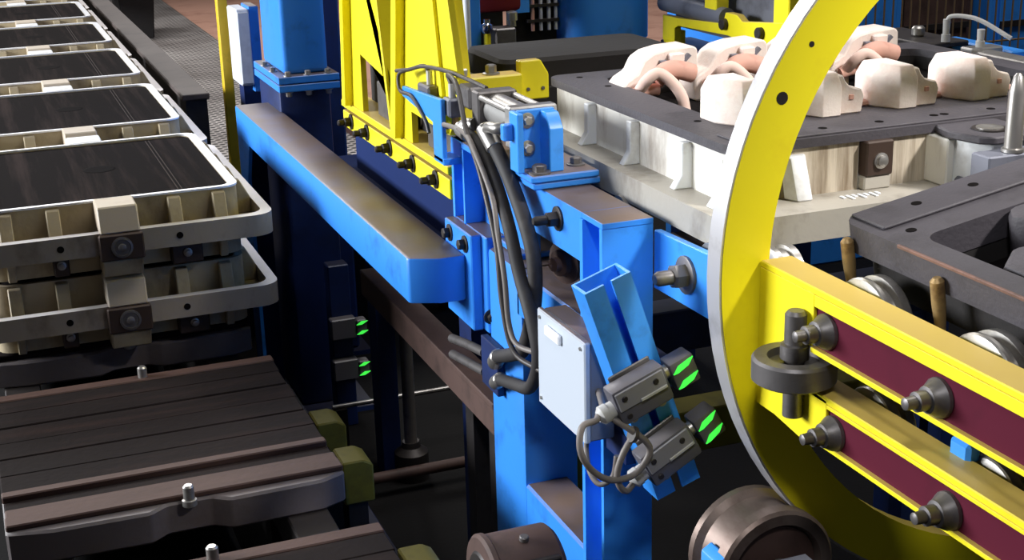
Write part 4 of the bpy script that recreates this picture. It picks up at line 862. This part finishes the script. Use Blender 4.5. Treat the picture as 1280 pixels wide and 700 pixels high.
obj('chrome_head', G().lathe((1.745, 4.78, -0.715), (0, 0, 1), [(0, 0.016), (0.012, 0.022), (0.03, 0.022), (0.036, 0.012), (0.05, 0.012)], 14), 'chrome', t)
obj('chrome_cap', G().lathe((1.850, 4.8, -0.70), (0, 0, 1), [(0, 0.014), (0.02, 0.014), (0.022, 0.02), (0.05, 0.02), (0.055, 0.01)], 14), 'steel', t)
obj('bench', G().box(1.735, 2.070, 4.70, 4.90, -0.88, -0.85, 0.003), 'dark_steel', t)
for x in (1.760, 2.030): obj('bench_leg', G().box(x-0.02, x+0.02, 4.78, 4.82, -H, -0.88), 'dark_steel', t)
t = thing('pipe_rack', 'thin pale rods in a dark rack beside the blue machine housing', 'rack', (2.08, 5.3, -H))
obj('dark_backing', G().box(2.040, 2.246, 5.33, 5.36, -H, -0.3), 'mould_black', t)
obj('blue_panel', G().box(2.050, 2.110, 5.28, 5.33, -0.72, -0.3), 'blue_clean', t)
for x in (2.135, 2.170, 2.205, 2.235): obj('rod', G().cyl((x, 5.31, -0.80), (x, 5.31, -0.3), 0.008, 8), 'cabinet_white' if x > 2.15 else 'core_pink', t)
for z in (-0.70, -0.76): obj('shelf_bar', G().box(2.110, 2.246, 5.30, 5.33, z-0.006, z+0.006), 'dark_steel', t)

t = thing('wire_fence', 'safety fence of thin upright wires at the top right', 'fence', (4.1, 5.2, -H))
w = G()
for i in range(46):
    x = 3.0 + i*0.046
    w.cyl((x, 5.2, -1.3), (x, 5.2, 0.1), 0.0045, 6)
wm = obj('wire_mesh', w, 'fence_wire', t); wm['kind'] = 'stuff'
for z in (-1.3, -1.0, 0.1): obj('cross_wire', G().cyl((2.98, 5.206, z), (5.1, 5.206, z), 0.005, 6), 'fence_wire', t)
for x in (2.98, 5.1): obj('fence_post', G().box(x-0.02, x+0.02, 5.18, 5.22, -H, 0.12), 'fence_wire', t)
for x0, x1, m, l, y in ((3.4, 4.35, 'blue_paint', 'blue machine cabinet behind the left end of the wire fence', 5.9), (4.37, 4.86, 'rust_steel', 'rusty red cabinet behind the middle of the wire fence', 6.0), (4.88, 5.6, 'blue_paint', 'blue machine cabinet behind the right end of the wire fence', 5.9)):
    t = thing('machine_cabinet', l, 'cabinet', ((x0+x1)/2, y+0.3, -H), 'cabinets behind the fence')
    obj('body', G().box(x0, x1, y, y+0.7, -H, 0.2, 0.01), m, t)
    obj('door', G().box(x0+0.05, x1-0.05, y-0.02, y, -1.9, 0.1, 0.005), m, t)
    obj('seam_bar', G().box(x0+0.05, x1-0.05, y-0.035, y-0.02, -1.06, -1.03), 'dark_steel', t)
    obj('handle', G().box(x1-0.12, x1-0.10, y-0.045, y-0.02, -1.3, -1.15, 0.004), 'steel_dull', t)
